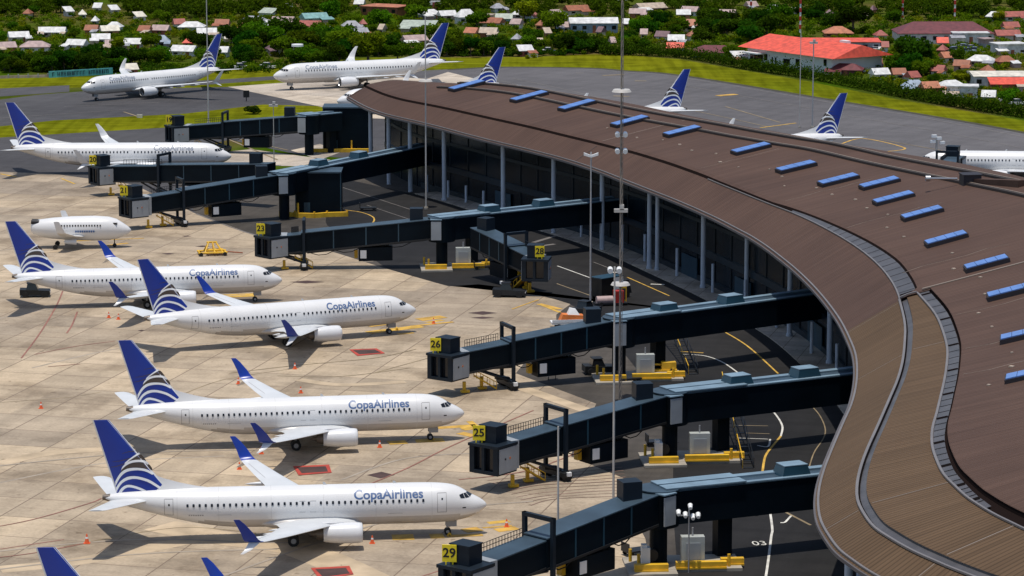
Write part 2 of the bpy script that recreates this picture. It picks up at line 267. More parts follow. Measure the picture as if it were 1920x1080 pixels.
# smooth the plan, then quarter steps
def catmull(A, k):
    out = []
    for i in range(len(A)-1):
        p0, p1, p2, p3 = A[max(i-1,0)], A[i], A[i+1], A[min(i+2, len(A)-1)]
        for j in range(k):
            t = j/k; out.append(.5*((2*p1)+(-p0+p2)*t+(2*p0-5*p1+4*p2-p3)*t*t+(-p0+3*p1-3*p2+p3)*t**3))
    out.append(A[-1]); return np.array(out)
ST = catmull(ROW, 3)
def row(t):
    t = min(max(t, 0), len(ROW)-1.001); x = t*3; i = int(x); a = x-i; return ST[i]*(1-a)+ST[i+1]*a
ZE = 13.0
def zprof(r, d):
    d1, d2, m2 = r[4], r[5], r[7]
    if d <= d1: return ZE+.6*d
    top = d1+d2; k = 2.5
    z = ZE+.6*d1
    if d <= top-k: return z+m2*(d-d1)
    if d <= top+k:                       # rounded ridge
        q = d-(top-k); return z+m2*(d2-k)+m2*q-m2*q*q/(2*k)
    zz = z+m2*(d2-k)-m2*(d-top-k)
    if d > 2*top-d1-.01: zz -= .41*(d-(2*top-d1))
    return zz
def rp(t, d, dz=0):
    r = row(t); return Vector((r[0]+r[2]*d, r[1]+r[3]*d, zprof(r, d)+dz))
term = thing('airport_terminal', 'long curved airport terminal under a wave-shaped brown roof on grey columns', 'terminal', (20, 440, 0))
TO = term.location
def ribbon(name, ts, dfun, m, parent=term, thick=0, uv=True, smooth=30):
    """surface over the roof plan: for each station t a list of (d, lift)"""
    mb = MB(); rows = [dfun(t) for t in ts]; n = len(rows[0]); U = []
    acc = 0; prev = None
    for t, rr in zip(ts, rows):
        r = row(t); p = Vector((r[0], r[1], 0))
        if prev is not None: acc += (p-prev).length
        prev = p
        for d, dz in rr: mb.v.append(tuple(rp(t, d, dz))); U.append((acc, d))
    for k in range(len(ts)-1):
        for i in range(n-1):
            mb.f.append((k*n+i, (k+1)*n+i, (k+1)*n+i+1, k*n+i+1)); mb.m.append(0)
    o = mb.build(name, m, parent, TO, smooth=smooth)
    if uv:
        l = o.data.uv_layers.new(name='UVMap')
        for lp in o.data.loops: l.data[lp.index].uv = U[lp.vertex_index]
    return o
ts_all = [i/3 for i in range(3*(len(ROW)-1)+1)]
T_STEP = 31.6                                    # where the tan section starts
ts_far = [t for t in ts_all if t <= T_STEP+.4]; ts_near = [t for t in ts_all if t >= T_STEP]
ts_far[-1] = T_STEP; ts_near[0] = T_STEP
def lin(a, b, n): return [a+(b-a)*i/(n-1) for i in range(n)]
ribbon('eave_roof', ts_far, lambda t: [(d, 0) for d in lin(0, row(t)[4]-.35, 6)], M['roof'])
ribbon('eave_roof', ts_near, lambda t: [(d, 0) for d in lin(0, row(t)[4]-.35, 6)], M['roof_near'])
def g2(t): return row(t)[4]+max(row(t)[6], 1.2)
ribbon('middle_roof', [t for t in ts_near], lambda t: [(d, .12) for d in lin(row(t)[4]+.35, g2(t)-.6, 5)], M['roof_near'])
def gw(t): return 1.8*min(1, max(0, (t-23)/6.5)) if t <= T_STEP else 0
def inner_far(t):
    r = row(t); top = r[4]+r[5]; far = 2*top if t < 29 else top+14
    ds = lin(r[4]+.35+gw(t), top-3, 10)+lin(top-2, top+3, 7)+lin(top+4, far, 8); return [(d, .3) for d in ds]
def inner_near(t):
    r = row(t); top = r[4]+r[5]; return [(d, .45) for d in lin(g2(t)+.6, top-3, 10)+lin(top-2, min(top+3, 44), 4)]
ribbon('main_roof', ts_far, inner_far, M['roof'])
ribbon('main_roof', ts_near, inner_near, M['roof'])
# step where the near section starts, transverse trims
def strip(name, pts, hw, m, lift=.05, parent=term, thick=.1, cat=None):
    """flat bar along a list of 3D points"""
    mb = MB()
    for a, b in zip(pts[:-1], pts[1:]):
        t = (b-a).normalized(); n = t.cross(Vector((0,0,1))).normalized()*hw; up = Vector((0,0,thick))
        q = [a-n, b-n, b+n, a+n]; mb.hexa([p+Vector((0,0,lift-.02)) for p in q]+[p+up+Vector((0,0,lift-.02)) for p in q])
    return mb.build(name, m, parent, TO)
# gutters
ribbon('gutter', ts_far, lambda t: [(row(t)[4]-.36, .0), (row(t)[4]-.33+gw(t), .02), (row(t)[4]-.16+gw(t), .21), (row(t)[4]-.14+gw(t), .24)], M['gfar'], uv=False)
ribbon('gutter', ts_near, lambda t: [(row(t)[4]-.42, -.12), (row(t)[4]+.36, -.10), (row(t)[4]+.38, .13)], M['gutter'], uv=False)
ribbon('gutter_edge', ts_far, lambda t: [(row(t)[4]-.15+gw(t), .235), (row(t)[4]+.40+gw(t), .31)], M['roof'])
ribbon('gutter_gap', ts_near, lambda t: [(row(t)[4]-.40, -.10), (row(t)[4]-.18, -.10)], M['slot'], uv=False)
wide = [t for t in ts_all if 24 <= t <= T_STEP]
ribbon('gutter_pan', wide, lambda t: [(row(t)[4]-.30, .05), (row(t)[4]-.33+gw(t), .06)], M['gutter'], uv=False)
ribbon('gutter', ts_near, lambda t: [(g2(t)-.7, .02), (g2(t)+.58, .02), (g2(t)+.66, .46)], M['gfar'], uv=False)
ribbon('gutter_pan', [t for t in ts_near if t < 47], lambda t: [(g2(t)-.62, .22), (g2(t)+.42-.5*max(0, (t-40)/6), .22)], M['gutter'], uv=False)
strip('roof_trim', [rp(t, row(t)[4]-.45) for t in ts_near], .12, M['trim'], .05, thick=.16)
strip('roof_trim', [rp(t, row(t)[4]-.4) for t in ts_far if t > 19], .09, M['trim'], .05, thick=.12)
strip('roof_trim', [rp(t, g2(t)-.75) for t in ts_near], .11, M['trim'], .18, thick=.16)
strip('roof_trim', [rp(t, .28) for t in ts_all], .10, M['trim'], .03, thick=.14)
# pan joints across the wide gutters
for t in [26+.35*i for i in range(16)]:
    if t > T_STEP: break
    a = rp(t, row(t)[4]-.28, .07); b = rp(t, row(t)[4]-.36+gw(t), .08); q = Vector((0,.07,0)); mb = MB(); mb.add([a-q, b-q, b+q, a+q], [(0,1,2,3)]); mb.build('pan_joint', M['slot'], term, TO)
for i in range(38):
    t = T_STEP+.2+.38*i
    if t > 46.5: break
    a = rp(t, g2(t)-.6, .25); b = rp(t, g2(t)+.4-.5*max(0, (t-40)/6), .25); q = Vector((0, .07 if i % 4 else .35, 0)); mb = MB(); mb.add([a-q, b-q, b+q, a+q], [(0,1,2,3)]); mb.build('pan_joint', M['slot'], term, TO)
# transverse steps and seams
r_ = row(T_STEP)
strip('roof_trim', [rp(T_STEP, d, .45) for d in lin(r_[4]+r_[6]-.2, r_[4]+r_[5], 8)], .22, M['seam'], .0, thick=.12)
strip('roof_trim', [rp(T_STEP, d, .25) for d in lin(r_[4]-.4, r_[4]+1.4, 3)], .16, M['trim'], .0, thick=.2)
strip('roof_seam', [rp(T_STEP+.1, d, 0) for d in lin(.3, r_[4]-.6, 4)], .05, M['seam'], .01, thick=.04)
strip('roof_seam', [rp(13.2, d, 0) for d in lin(.3, row(13.2)[4]-.6, 4)], .12, M['seamd'], .01, thick=.04)
strip('roof_seam', [rp(13.2, d, .3) for d in lin(row(13.2)[4]+.4, 19, 5)], .07, M['seam'], .01, thick=.04)
for t in (34.5, 43.5, 49.2):
    r_ = row(t)
    strip('roof_seam', [rp(t, d, .12) for d in lin(r_[4]+.5, g2(t)-.8, 4)], .07, M['seam'], .01, thick=.04)
    strip('roof_seam', [rp(t, d, 0) for d in lin(.4, r_[4]-.6, 4)], .06, M['seam'], .01, thick=.04)
for t, dd in ((30.3, .05), (33.4, .05), (35.4, .06), (37.0, .06), (26.5, .04), (23.2, .04), (18.4, .04)):
    r_ = row(t); d0 = (g2(t) if t > T_STEP else r_[4])+1
    lift = .45 if t > T_STEP else .3
    strip('roof_seam', [rp(t+.05*math.sin(d), d, lift) for d in lin(d0, d0+12, 6)], dd, M['seam'], .01, thick=.03)
# small roof outlets (white marks beside the skylights)
k = 0
for t in [12+.9*i for i in range(30)]:
    k += 1; d = row(t)[4]+4+3.5*rng.random()
    if t > T_STEP: d = g2(t)+2+4*rng.random()
    p = rp(t, d, .35 if t < T_STEP else .5); s_ = .10+.12*rng.random(); mb = MB(); mb.box(p, (s_*2.2, s_*2.2, .14), rng.random()); mb.build('roof_outlet', M['h_tan'], term, TO)
# ridge kerbs near the far edge
for off, w_ in ((-4.5, .22), (-.6, .3)):
    pts = [rp(t, row(t)[4]+row(t)[5]+off, .32) for t in ts_all if 2 <= t <= 30]
    strip('ridge_kerb', pts, w_, M['seamd'], .0, thick=.28)
    strip('ridge_kerb', [p+Vector((.3,.1,0)) for p in pts], .14, M['seam'], .02, thick=.34)
# cap of the pier's tip
mb = MB(); r0 = row(0); top = r0[4]+r0[5]; T0 = Vector((-r0[3], r0[2], 0)); n0 = Vector((r0[2], r0[3], 0)); cen = Vector((r0[0], r0[1], 0))+n0*top
rings = []
for f_ in (1, .75, .5, .25, 0):
    ring = []
    for a in range(0, 19):
        th = math.pi*a/18; e = -n0*math.cos(th)*top*f_+T0*math.sin(th)*7.5*f_
        ring.append(cen+e+Vector((0,0,zprof(r0, top*(1-f_))+.05)))
    rings.append(ring)
mb.loft(rings, cap=False, closed=False); o = mb.build('main_roof', M['roof'], term, TO, smooth=40); o.data.uv_layers.new(name='UVMap')
# fascia round the near edge, soffit, glass wall, columns
def edge_pt(t, d, z): r = row(t); return Vector((r[0]+r[2]*d, r[1]+r[3]*d, z))
def wallband(name, ts, d, z0, z1, m, thick=.2):
    mb = MB()
    for a, b in zip(ts[:-1], ts[1:]):
        q = [edge_pt(a, d, z0), edge_pt(b, d, z0), edge_pt(b, d+thick, z0), edge_pt(a, d+thick, z0)]
        mb.hexa(q+[p+Vector((0,0,z1-z0)) for p in q])
    return mb.build(name, m, term, TO)
wallband('fascia', ts_all, -.12, ZE-.26, ZE+.03, M['fascia'], .25)
cap_pts = [cen+(-n0*math.cos(math.pi*a/18)*top+T0*math.sin(math.pi*a/18)*7.5)*1.01 for a in range(19)]
mb = MB()
for a, b in zip(cap_pts[:-1], cap_pts[1:]):
    mb.hexa([a+Vector((0,0,ZE-.26)), b+Vector((0,0,ZE-.26)), b+n0*.2+Vector((0,0,ZE-.26)), a+n0*.2+Vector((0,0,ZE-.26)), a+Vector((0,0,ZE+.03)), b+Vector((0,0,ZE+.03)), b+n0*.2+Vector((0,0,ZE+.03)), a+n0*.2+Vector((0,0,ZE+.03))])
mb.build('fascia', M['fascia'], term, TO)
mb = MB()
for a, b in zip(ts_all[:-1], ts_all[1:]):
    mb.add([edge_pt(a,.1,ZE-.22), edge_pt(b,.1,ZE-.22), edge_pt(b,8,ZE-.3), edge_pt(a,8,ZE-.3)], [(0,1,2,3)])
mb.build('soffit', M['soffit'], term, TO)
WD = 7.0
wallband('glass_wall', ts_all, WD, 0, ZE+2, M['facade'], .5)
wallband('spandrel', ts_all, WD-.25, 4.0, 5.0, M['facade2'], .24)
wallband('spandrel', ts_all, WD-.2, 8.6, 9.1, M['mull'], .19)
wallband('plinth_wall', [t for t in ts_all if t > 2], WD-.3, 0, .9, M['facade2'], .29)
mb = MB()
for i in range(0, 58):
    p = edge_pt(i*1.0, WD-.06, 0); mb = MB(); mb.cyl(p, p+Vector((0,0,ZE+1)), .10, n=6); mb.build('mullion', M['mull'], term, TO)
for t in (6.6, 9.5, 17.2, 20.3, 24.6):
    a, b = edge_pt(t, WD-.32, 0), edge_pt(t+.9, WD-.32, 0); mb = MB(); n_ = (a-b).cross(Vector((0,0,1))).normalized()*.12
    mb.hexa([a, b, b+n_, a+n_]+[p+Vector((0,0,3.2)) for p in (a, b, b+n_, a+n_)]); mb.build('dock_door', M['bteal'], term, TO)
COLS = [(833,377,.60),(1217,505,.55),(1232,508,.5),(1318,541,.58),(1399,574,.5),(1480,632,.55),(1555,683,.58)]
for u, v, r in COLS:
    p = spot(u, v, 0); mb = MB(); mb.cyl(p, p+Vector((0,0,ZE+1.2)), r*.62, n=20); mb.cyl(p+Vector((0,0,0)), p+Vector((0,0,.5)), r*.8, n=16); mb.build('column', M['column'], term, TO, smooth=40)
for t in (.5, 1.6, 2.9, 8.25, 11.15, 13.9, 38.5, 41.5, 45, 50):
    p = edge_pt(t, 3.0, 0); mb = MB(); mb.cyl(p, p+Vector((0,0,ZE+1)), .38, n=16); mb.build('column', M['column'], term, TO, smooth=40)
for t in (3.2, 4.4, 5.4, 6.4, 7.6, 10, 12, 14.3, 15.6, 17.5, 19.6, 21.5, 23.4, 25.6, 27.3):
    p = edge_pt(t, 5.2, 0); mb = MB(); mb.cyl(p, p+Vector((0,0,4.2 if t > 8 else 3.0)), .22, n=12); mb.build('post', M['column'], term, TO, smooth=40)
# skylights
SK = [(-7.8,540.7,17.32,27.5,10.8,6.0),(2.9,522.0,17.56,26.1,10.8,6.0),(10.6,507.8,17.73,28.1,10.8,5.8),(18.5,489.1,17.4,25.0,10.8,5.6),(25.9,473.8,17.74,19.7,10.8,5.3),(34.6,450.4,18.14,17.7,10.8,5.3),(39.5,432.0,17.99,15.4,10.8,5.2),(43.8,416.8,18.31,12.8,11.6,5.1),(48.3,408.1,19.09,10.9,12.2,4.9),(48.6,395.1,19.01,8.1,13.1,4.9),(50.3,380.1,19.34,5.7,14.1,4.8),(50.6,360.7,19.28,2.9,15.1,4.7),(52.5,341.9,19.55,.2,15.1,4.7),(52.5,324.2,19.42,-3.5,15.1,5.0),(50.0,300.8,19.26,-9.2,15.1,4.4),(47.3,280.8,19.38,-11.0,15.1,4.2)]
for x, y, z, az, sl_, L in SK:
    zo = .3 if y > 338 else .45
    Mx = Matrix.Translation((x, y, z+zo)) @ Matrix.Rotation(R_(az), 4, 'Z') @ Matrix.Rotation(-R_(sl_), 4, 'Y')
    wd = 2.3
    mb = MB(); mb.box((0,0,.22), (L+.25, wd+.25, .5)); mb.v = [tuple(Mx @ Vector(v)) for v in mb.v]; f = mb.build('skylight', M['skylf'], term, TO)
    mb = MB(); n_ = 4
    for i in range(n_):
        mb.box((-L/2+L*(i+.5)/n_, 0, .54), (L/n_-.05, wd, .10))
    mb.v = [tuple(Mx @ Vector(v)) for v in mb.v]; mb.build('skylight_glazing', M['skyl'], f, TO)
# plant housing and duct on the ridge at the right
p = Vector((58.2, 394.2, 21.2))
mb = MB(); mb.box(p+Vector((0,.6,.6)), (2.3, 2.2, 1.8), .12); mb.box(p+Vector((0,.6,1.55)), (2.5, 2.4, .12), .12); mb.build('plant_housing', M['skylf'], term, TO)
mb = MB(); mb.beam((p.x+1.0,p.y+.2), (63.2,383.2), .9, p.z-.3, p.z+1.0, 22.3, 23.6); mb.build('plant_duct', M['roof'], term, TO).data.uv_layers.new(name='UVMap')
mb = MB(); mb.cyl(p+Vector((-1.6,1,.9)), p+Vector((-5,1.2,.9)), .12, n=8); mb.cyl(p+Vector((-5,1.2,.9)), p+Vector((-5.6,1.2,.9)), .38, n=12); mb.build('vent_pipe', M['metal'], term, TO, smooth=40)
# pavement below, kerb
mb = MB()
tt = [t for t in ts_all if t > 3]
for a, b in zip(tt[:-1], tt[1:]):
    q = [edge_pt(a,2.4,0), edge_pt(b,2.4,0), edge_pt(b,WD,0), edge_pt(a,WD,0)]; mb.hexa(q+[x+Vector((0,0,.14)) for x in q])
tag(mb.build('pavement', M['pave']), kind='structure')
# dark service road
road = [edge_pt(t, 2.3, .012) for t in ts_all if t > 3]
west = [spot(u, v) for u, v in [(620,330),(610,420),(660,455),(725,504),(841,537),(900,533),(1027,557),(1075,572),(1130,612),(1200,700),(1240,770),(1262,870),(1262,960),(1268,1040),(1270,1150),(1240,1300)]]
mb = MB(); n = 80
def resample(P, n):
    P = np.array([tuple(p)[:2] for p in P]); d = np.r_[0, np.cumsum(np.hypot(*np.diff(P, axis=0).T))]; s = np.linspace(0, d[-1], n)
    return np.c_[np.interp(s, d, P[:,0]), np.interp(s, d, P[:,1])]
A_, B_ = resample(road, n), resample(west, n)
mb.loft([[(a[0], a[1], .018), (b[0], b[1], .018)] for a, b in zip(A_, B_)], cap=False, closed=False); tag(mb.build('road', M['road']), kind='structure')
# inside of terminal stays dark: a back wall and floor
LAY = [0]
def line_px(name, pts, wd, m, z=.03, kind='structure'):
    LAY[0] += 1; z = z+.004*(LAY[0] % 7)
    P = [spot(u, v) for u, v in pts]; mb = MB()
    if len(P) > 2:
        Q = catmull(np.array([tuple(p) for p in P]), 6); P = [Vector(q) for q in Q]
    L = []; Rr = []
    for i, p in enumerate(P):
        t = (P[min(i+1, len(P)-1)]-P[max(i-1, 0)]); t.z = 0; t.normalize(); nn = Vector((-t.y, t.x, 0))*wd/2
        L.append(p+nn+Vector((0,0,z))); Rr.append(p-nn+Vector((0,0,z)))
    mb.loft([[a, b] for a, b in zip(L, Rr)], cap=False, closed=False); return tag(mb.build(name, m), kind=kind)
W_, Y_, T_, G_ = M['whiteline'], M['yellow'], M['tan'], M['greyline']
for pts, wd, m in [
 ([(1440,762),(1457,781),(1467,800),(1464,818)], .22, W_), ([(1464,818),(1451,834),(1435,856),(1429,891)], .26, Y_), ([(1517,757),(1536,778),(1547,803),(1544,822),(1526,850),(1515,885)], .14, T_),
 ([(1443,954),(1448,992),(1446,1007),(1440,1055),(1433,1100)], .24, W_), ([(1348,617),(1401,649),(1459,701)], .24, Y_), ([(1281,665),(1322,668),(1357,681),(1392,706)], .22, W_), ([(1275,659),(1319,662)], .3, Y_),
 ([(1176,520),(1255,555)], .22, Y_), ([(1220,533),(1246,534)], .5, W_), ([(643,352),(772,394)], .2, G_), ([(688,385),(775,414)], .2, G_), ([(1045,499),(1122,527)], .22, W_), ([(1113,492),(1149,506)], .2, G_), ([(1044,532),(1106,554)], .22, T_),
 ([(647,394),(680,399),(701,409),(693,421),(653,427)], .25, Y_), ([(1000,455),(1050,440)], .8, G_), ([(1010,462),(1040,458)], .8, G_), ([(1385,812),(1443,814)], .18, T_), ([(1385,822),(1440,824)], .18, W_), ([(1420,836),(1440,838),(1444,824)], .22, W_),
 ([(1462,955),(1520,985)], .3, T_), ([(1385,798),(1440,799)], .18, T_)]:
    line_px('road_marking', pts, wd, m, .03)
for pts, wd, m in [([(905,990),(960,986)], .5, M['yellow2']), ([(735,1008),(776,1007)], 2.2, Y_), ([(806,1006),(832,1005)], 1.8, Y_), ([(838,1006),(905,1003)], 1.0, M['yellow2']), ([(728,831),(762,829)], 1.8, Y_), ([(779,827),(832,825)], 1.9, Y_), ([(815,803),(890,798)], 1.2, M['yellow2']),
  ([(862,802),(895,800)], 2.4, Y_), ([(862,812),(890,818)], 1.3, M['yellow2']), ([(690,624),(790,612)], 1.8, Y_), ([(785,600),(832,594)], 2.0, M['yellow2']), ([(770,612),(850,604)], .7, M['yellow2']), ([(408,556),(478,553)], 2.6, Y_), ([(380,545),(500,538)], 1.0, M['yellow2']),
  ([(140,452),(270,447)], .6, M['yellow2']), ([(195,461),(240,456)], .8, M['yellow2']), ([(1050,586),(1010,570)], .5, Y_), ([(1010,562),(960,580)], .3, M['yellow2'])]:
    line_px('apron_marking', pts, wd, m, .02)
for pts, wd, m in [([(870,996),(900,992)], 1.6, M['yellow2']), ([(915,981),(955,977)], 1.0, Y_), ([(930,995),(970,990)], 1.4, M['yellow2']), ([(880,790),(900,806)], .8, Y_), ([(868,806),(892,803)], 1.0, Y_), ([(700,600),(735,596)], 1.2, Y_), ([(745,627),(775,624)], .9, M['yellow2']), ([(690,612),(720,608)], 1.5, M['yellow2']), ([(800,605),(830,600)], 1.0, Y_), ([(420,548),(470,544)], 1.3, M['yellow2']), ([(560,448),(640,436)], .5, M['tan']), ([(1010,570),(1050,580)], 1.0, M['yellow2'])]:
    line_px('apron_marking', pts, wd, m, .02)
for pts in [[(-40,994),(60,975),(165,945),(190,935)], [(165,1018),(60,1038),(-60,1052)], [(640,930),(760,880),(850,835),(1000,770)], [(1010,1000),(900,1045),(700,1110)], [(0,1030),(120,1012)], [(40,672),(75,625),(105,575),(118,545)], [(65,665),(140,650),(215,640)], [(145,585),(135,610),(125,625)], [(90,688),(150,683)], [(860,900),(1000,880),(1150,820)]]:
    line_px('apron_marking', pts, .22, M['redline'], .022)
for k in range(11):
    v0 = 882+5.2*k; line_px('tyre_mark', [(905+9*k, v0+14), (985+5*k, v0+4+2*math.sin(k)), (1080+4*k, v0-2), (1165+2*k, v0-12+k)], .13+.05*(k % 3), M['tyremark'], .021)
for pts in [[(-60,1040),(250,1012),(560,1018),(835,1001)], [(-60,1075),(250,1040),(520,1030)], [(-60,880),(250,850),(520,842),(800,822)], [(0,905),(200,868),(420,855)], [(60,690),(250,650),(500,640),(735,617)], [(-60,610),(120,575),(300,560),(460,553)], [(0,470),(120,458),(250,450)], [(300,560),(420,520),(560,500),(700,490)], [(640,900),(760,860),(900,850)], [(420,1080),(620,1010),(800,960),(1000,940)]]:
    line_px('tyre_mark', pts, .35, M['rubber'], .0125)
for pts, wd in [([(0,1068),(150,1052),(330,1018),(420,1000)], 2.6), ([(300,985),(420,1010),(560,1030),(700,1090)], 4.5), ([(0,870),(90,850),(210,842)], 2.2), ([(900,700),(1000,735),(1100,770)], 2.0), ([(560,712),(640,722),(760,716)], 1.6), ([(20,480),(120,470)], 1.4)]:
    line_px('ochre_stain', pts, wd, M['ochre'], .013)
for pts in [[(430,700),(560,685),(700,672),(780,655)], [(0,755),(130,745),(190,735)], [(330,745),(420,712),(560,690)], [(120,1025),(330,990),(480,1000)], [(700,700),(850,660),(960,640)], [(520,705),(640,706),(770,690)]]:
    line_px('apron_marking', pts, .2, M['tan'], .018)
for pts, wd, m in [([(1360,200),(1463,230)], .4, T_), ([(1425,240),(1493,231)], .5, Y_), ([(1577,270),(1620,260),(1697,278),(1653,285)], .45, M['yellow2']), ([(1590,217),(1760,247),(1913,277)], .35, G_), ([(1280,160),(1400,182),(1520,203)], .35, G_), ([(960,147),(1060,168),(1157,193)], .35, G_), ([(1345,180),(1380,177)], 2.0, M['yellow2']), ([(1130,142),(1170,140)], 1.2, T_), ([(1190,152),(1212,152)], 1.0, T_),
  ([(1150,180),(1180,181)], 1.2, T_), ([(1080,137),(1094,137)], 1.5, G_), ([(940,152),(1050,178)], .3, G_), ([(1280,204),(1340,216),(1440,238)], .3, T_), ([(1650,262),(1780,285)], .3, T_), ([(232,210),(265,221)], .5, T_), ([(0,222),(250,205)], .3, G_), ([(120,200),(300,192)], .3, G_), ([(30,332),(0,326)], .6, Y_), ([(235,275),(300,284)], .4, T_), ([(430,262),(520,300)], .5, T_), ([(300,290),(420,285)], .3, T_), ([(115,335),(140,345)], .4, Y_),
  ([(450,262),(540,282)], .4, T_)]:
    line_px('taxi_marking', pts, wd, m, .034)
line_px('verge_edge', [(840,131),(940,126),(1107,128),(1173,133),(1280,142),(1580,191),(1747,218),(1920,249),(2300,326)], 1.6, M['verge'], .03)
line_px('edge_line', [(1107,131),(1173,136),(1280,146),(1580,196),(1747,224),(1920,257),(2300,334)], .5, G_, .03)
line_px('concrete_path', [(368,401),(476,440),(620,471)], .4, M['greyline'], .02)
sheet('bright_stand', [(350,292),(470,280),(620,300),(560,312),(430,308)], .024, M['patch'])
sheet('island_patch', [(545,282),(600,270),(640,285),(600,300)], .024, M['patch'])
for q in [[(549,875),(617,872),(622,887),(560,892)], [(655,656),(706,654),(722,663),(670,668)], [(583,1066),(655,1062),(663,1078),(600,1088)]]:
    c = sum((spot(*p) for p in q), Vector())/4
    sheet('painted_box', q, .062, M['redpaint'])
    o = sheet('painted_box_fill', q, .068, M['darkpaint'])
    for v in o.data.vertices:
        v.co.x = c.x+(v.co.x-c.x)*.80; v.co.y = c.y+(v.co.y-c.y)*.66
for u, v, a, b in [(714,891,1.5,1.5),(690,661,.1,.1),(575,529,2.6,1.2),(380,462,1.2,.8),(315,476,1.0,.7),(350,443,.8,.6),(905,587,2,1.3),(265,620,.5,.5),(640,1060,.1,.1),(905,596,1.6,.8)]:
    p = spot(u, v); mb = MB(); mb.add([p+Vector((a*math.cos(t), b*math.sin(t), .028)) for t in [i*math.pi/2 for i in range(4)]], [(0,1,2,3)]); tag(mb.build('oil_mark', M['darkpaint']), kind='structure')

# ------------------------------------------------------------------ text
def text_mesh(body, size=1, bold=0):
    cu = bpy.data.curves.new('lettering', 'FONT'); cu.body = body; cu.size = size; cu.align_x = 'CENTER'; cu.align_y = 'CENTER'; cu.offset = bold; cu.resolution_u = 4
    o = bpy.data.objects.new('lettering', cu); C.objects.link(o); dg = bpy.context.evaluated_depsgraph_get(); dg.update()
    me = bpy.data.meshes.new_from_object(o.evaluated_get(dg)); bpy.data.objects.remove(o); bpy.data.curves.remove(cu)
    return me
def text_obj(name, body, size, m, parent, loc, rot, bold=0.02):
    me = text_mesh(body, size, bold); me.materials.clear(); me.materials.append(m)
    o = bpy.data.objects.new(name, me); C.objects.link(o); o.parent = parent; o.location = loc; o.rotation_euler = rot; return o
for body, u, v, s_, rz in (('0', 1416, 965, 1.5, .2), ('03', 1424, 1020, 1.5, .1), ('J', 1478, 974, 2.4, -.3)):
    o = text_obj('road_lettering', body, s_, W_, None, tuple(spot(u, v)+Vector((0,0,.07))), (0,0,rz), .0); tag(o, kind='structure'); o.scale = (1, 1.5, 1)

# ------------------------------------------------------------------ aircraft
FS = np.array([  # x, top, bottom, half width
 (0,3.03,2.97,.03),(-.12,3.24,2.74,.27),(-.4,3.5,2.48,.52),(-.9,3.83,2.15,.85),(-1.5,4.13,1.88,1.12),(-2.0,4.42,1.72,1.30),(-2.6,4.80,1.58,1.47),(-3.3,5.10,1.46,1.62),(-4.2,5.28,1.38,1.74),(-5.5,5.38,1.33,1.83),(-7.5,5.42,1.3,1.88),
 (-12,5.42,1.3,1.88),(-18,5.42,1.3,1.88),(-23,5.42,1.3,1.88),(-25.5,5.42,1.38,1.88),(-28,5.42,1.68,1.83),(-30.5,5.40,2.18,1.68),(-33,5.34,2.85,1.38),(-35,5.24,3.45,1.06),(-36.6,5.10,3.95,.72),(-37.6,4.94,4.26,.42),(-38,4.84,4.42,.30)], float)
def fus(x):
    i = np.searchsorted(-FS[:,0], -x); i = min(max(i, 1), len(FS)-1)
    a, b = FS[i-1], FS[i]; t = (x-a[0])/(b[0]-a[0])
    p, n = FS[max(i-2, 0)], FS[min(i+1, len(FS)-1)]
    def herm(c):
        h = b[0]-a[0]; m0 = (b[c]-p[c])/((b[0]-p[0]) or 1)*h; m1 = (n[c]-a[c])/((n[0]-a[0]) or 1)*h
        return (2*t**3-3*t*t+1)*a[c]+(t**3-2*t*t+t)*m0+(-2*t**3+3*t*t)*b[c]+(t**3-t*t)*m1
    return herm(1), herm(2), herm(3)
def fpt(x, th, off=0):           # th measured from the top, towards -y (right side) when positive
    T, B, W = fus(x); zc, h = (T+B)/2, (T-B)/2
    return Vector((x, -(W+off)*math.sin(th), zc+(h+off)*math.cos(th)))
def fside(x, z, off=0):          # half width at height z
    T, B, W = fus(x); zc, h = (T+B)/2, (T-B)/2; c = max(-1, min(1, (z-zc)/h)); return W*math.sqrt(1-c*c)+off
AIR = [(1,0),(.9,.022),(.7,.05),(.45,.062),(.25,.06),(.12,.045),(.04,.027),(0,0),(.04,-.022),(.12,-.034),(.25,-.042),(.45,-.042),(.7,-.028),(.9,-.01)]
def airfoil(le, chord, y, z, tk=1, vert=False, twist=0):
    out = []
    for c, t in AIR:
        if vert: out.append(Vector((le-c*chord, (t if t >= 0 else t*1.35)*chord*tk, z)))
        else: out.append(Vector((le-c*chord, y, z+t*chord*tk)))
    return out
FIN_Z0, FIN_Z1 = 4.7, 12.5
def fin_edges(z):
    a = (z-5.3)/(12.5-5.3); return -31.8+a*(-37.47+31.8), -36.95+a*(-39.1+36.95)
def fin_half(x, z):
    le, te = fin_edges(z); c = (le-x)/(le-te); c = max(0, min(1, c)); ch = le-te
    ts = sorted((q for q in AIR if q[1] >= 0)); cs = [q[0] for q in ts]; tv = [q[1] for q in ts]
    return float(np.interp(c, cs, tv))*ch*.8

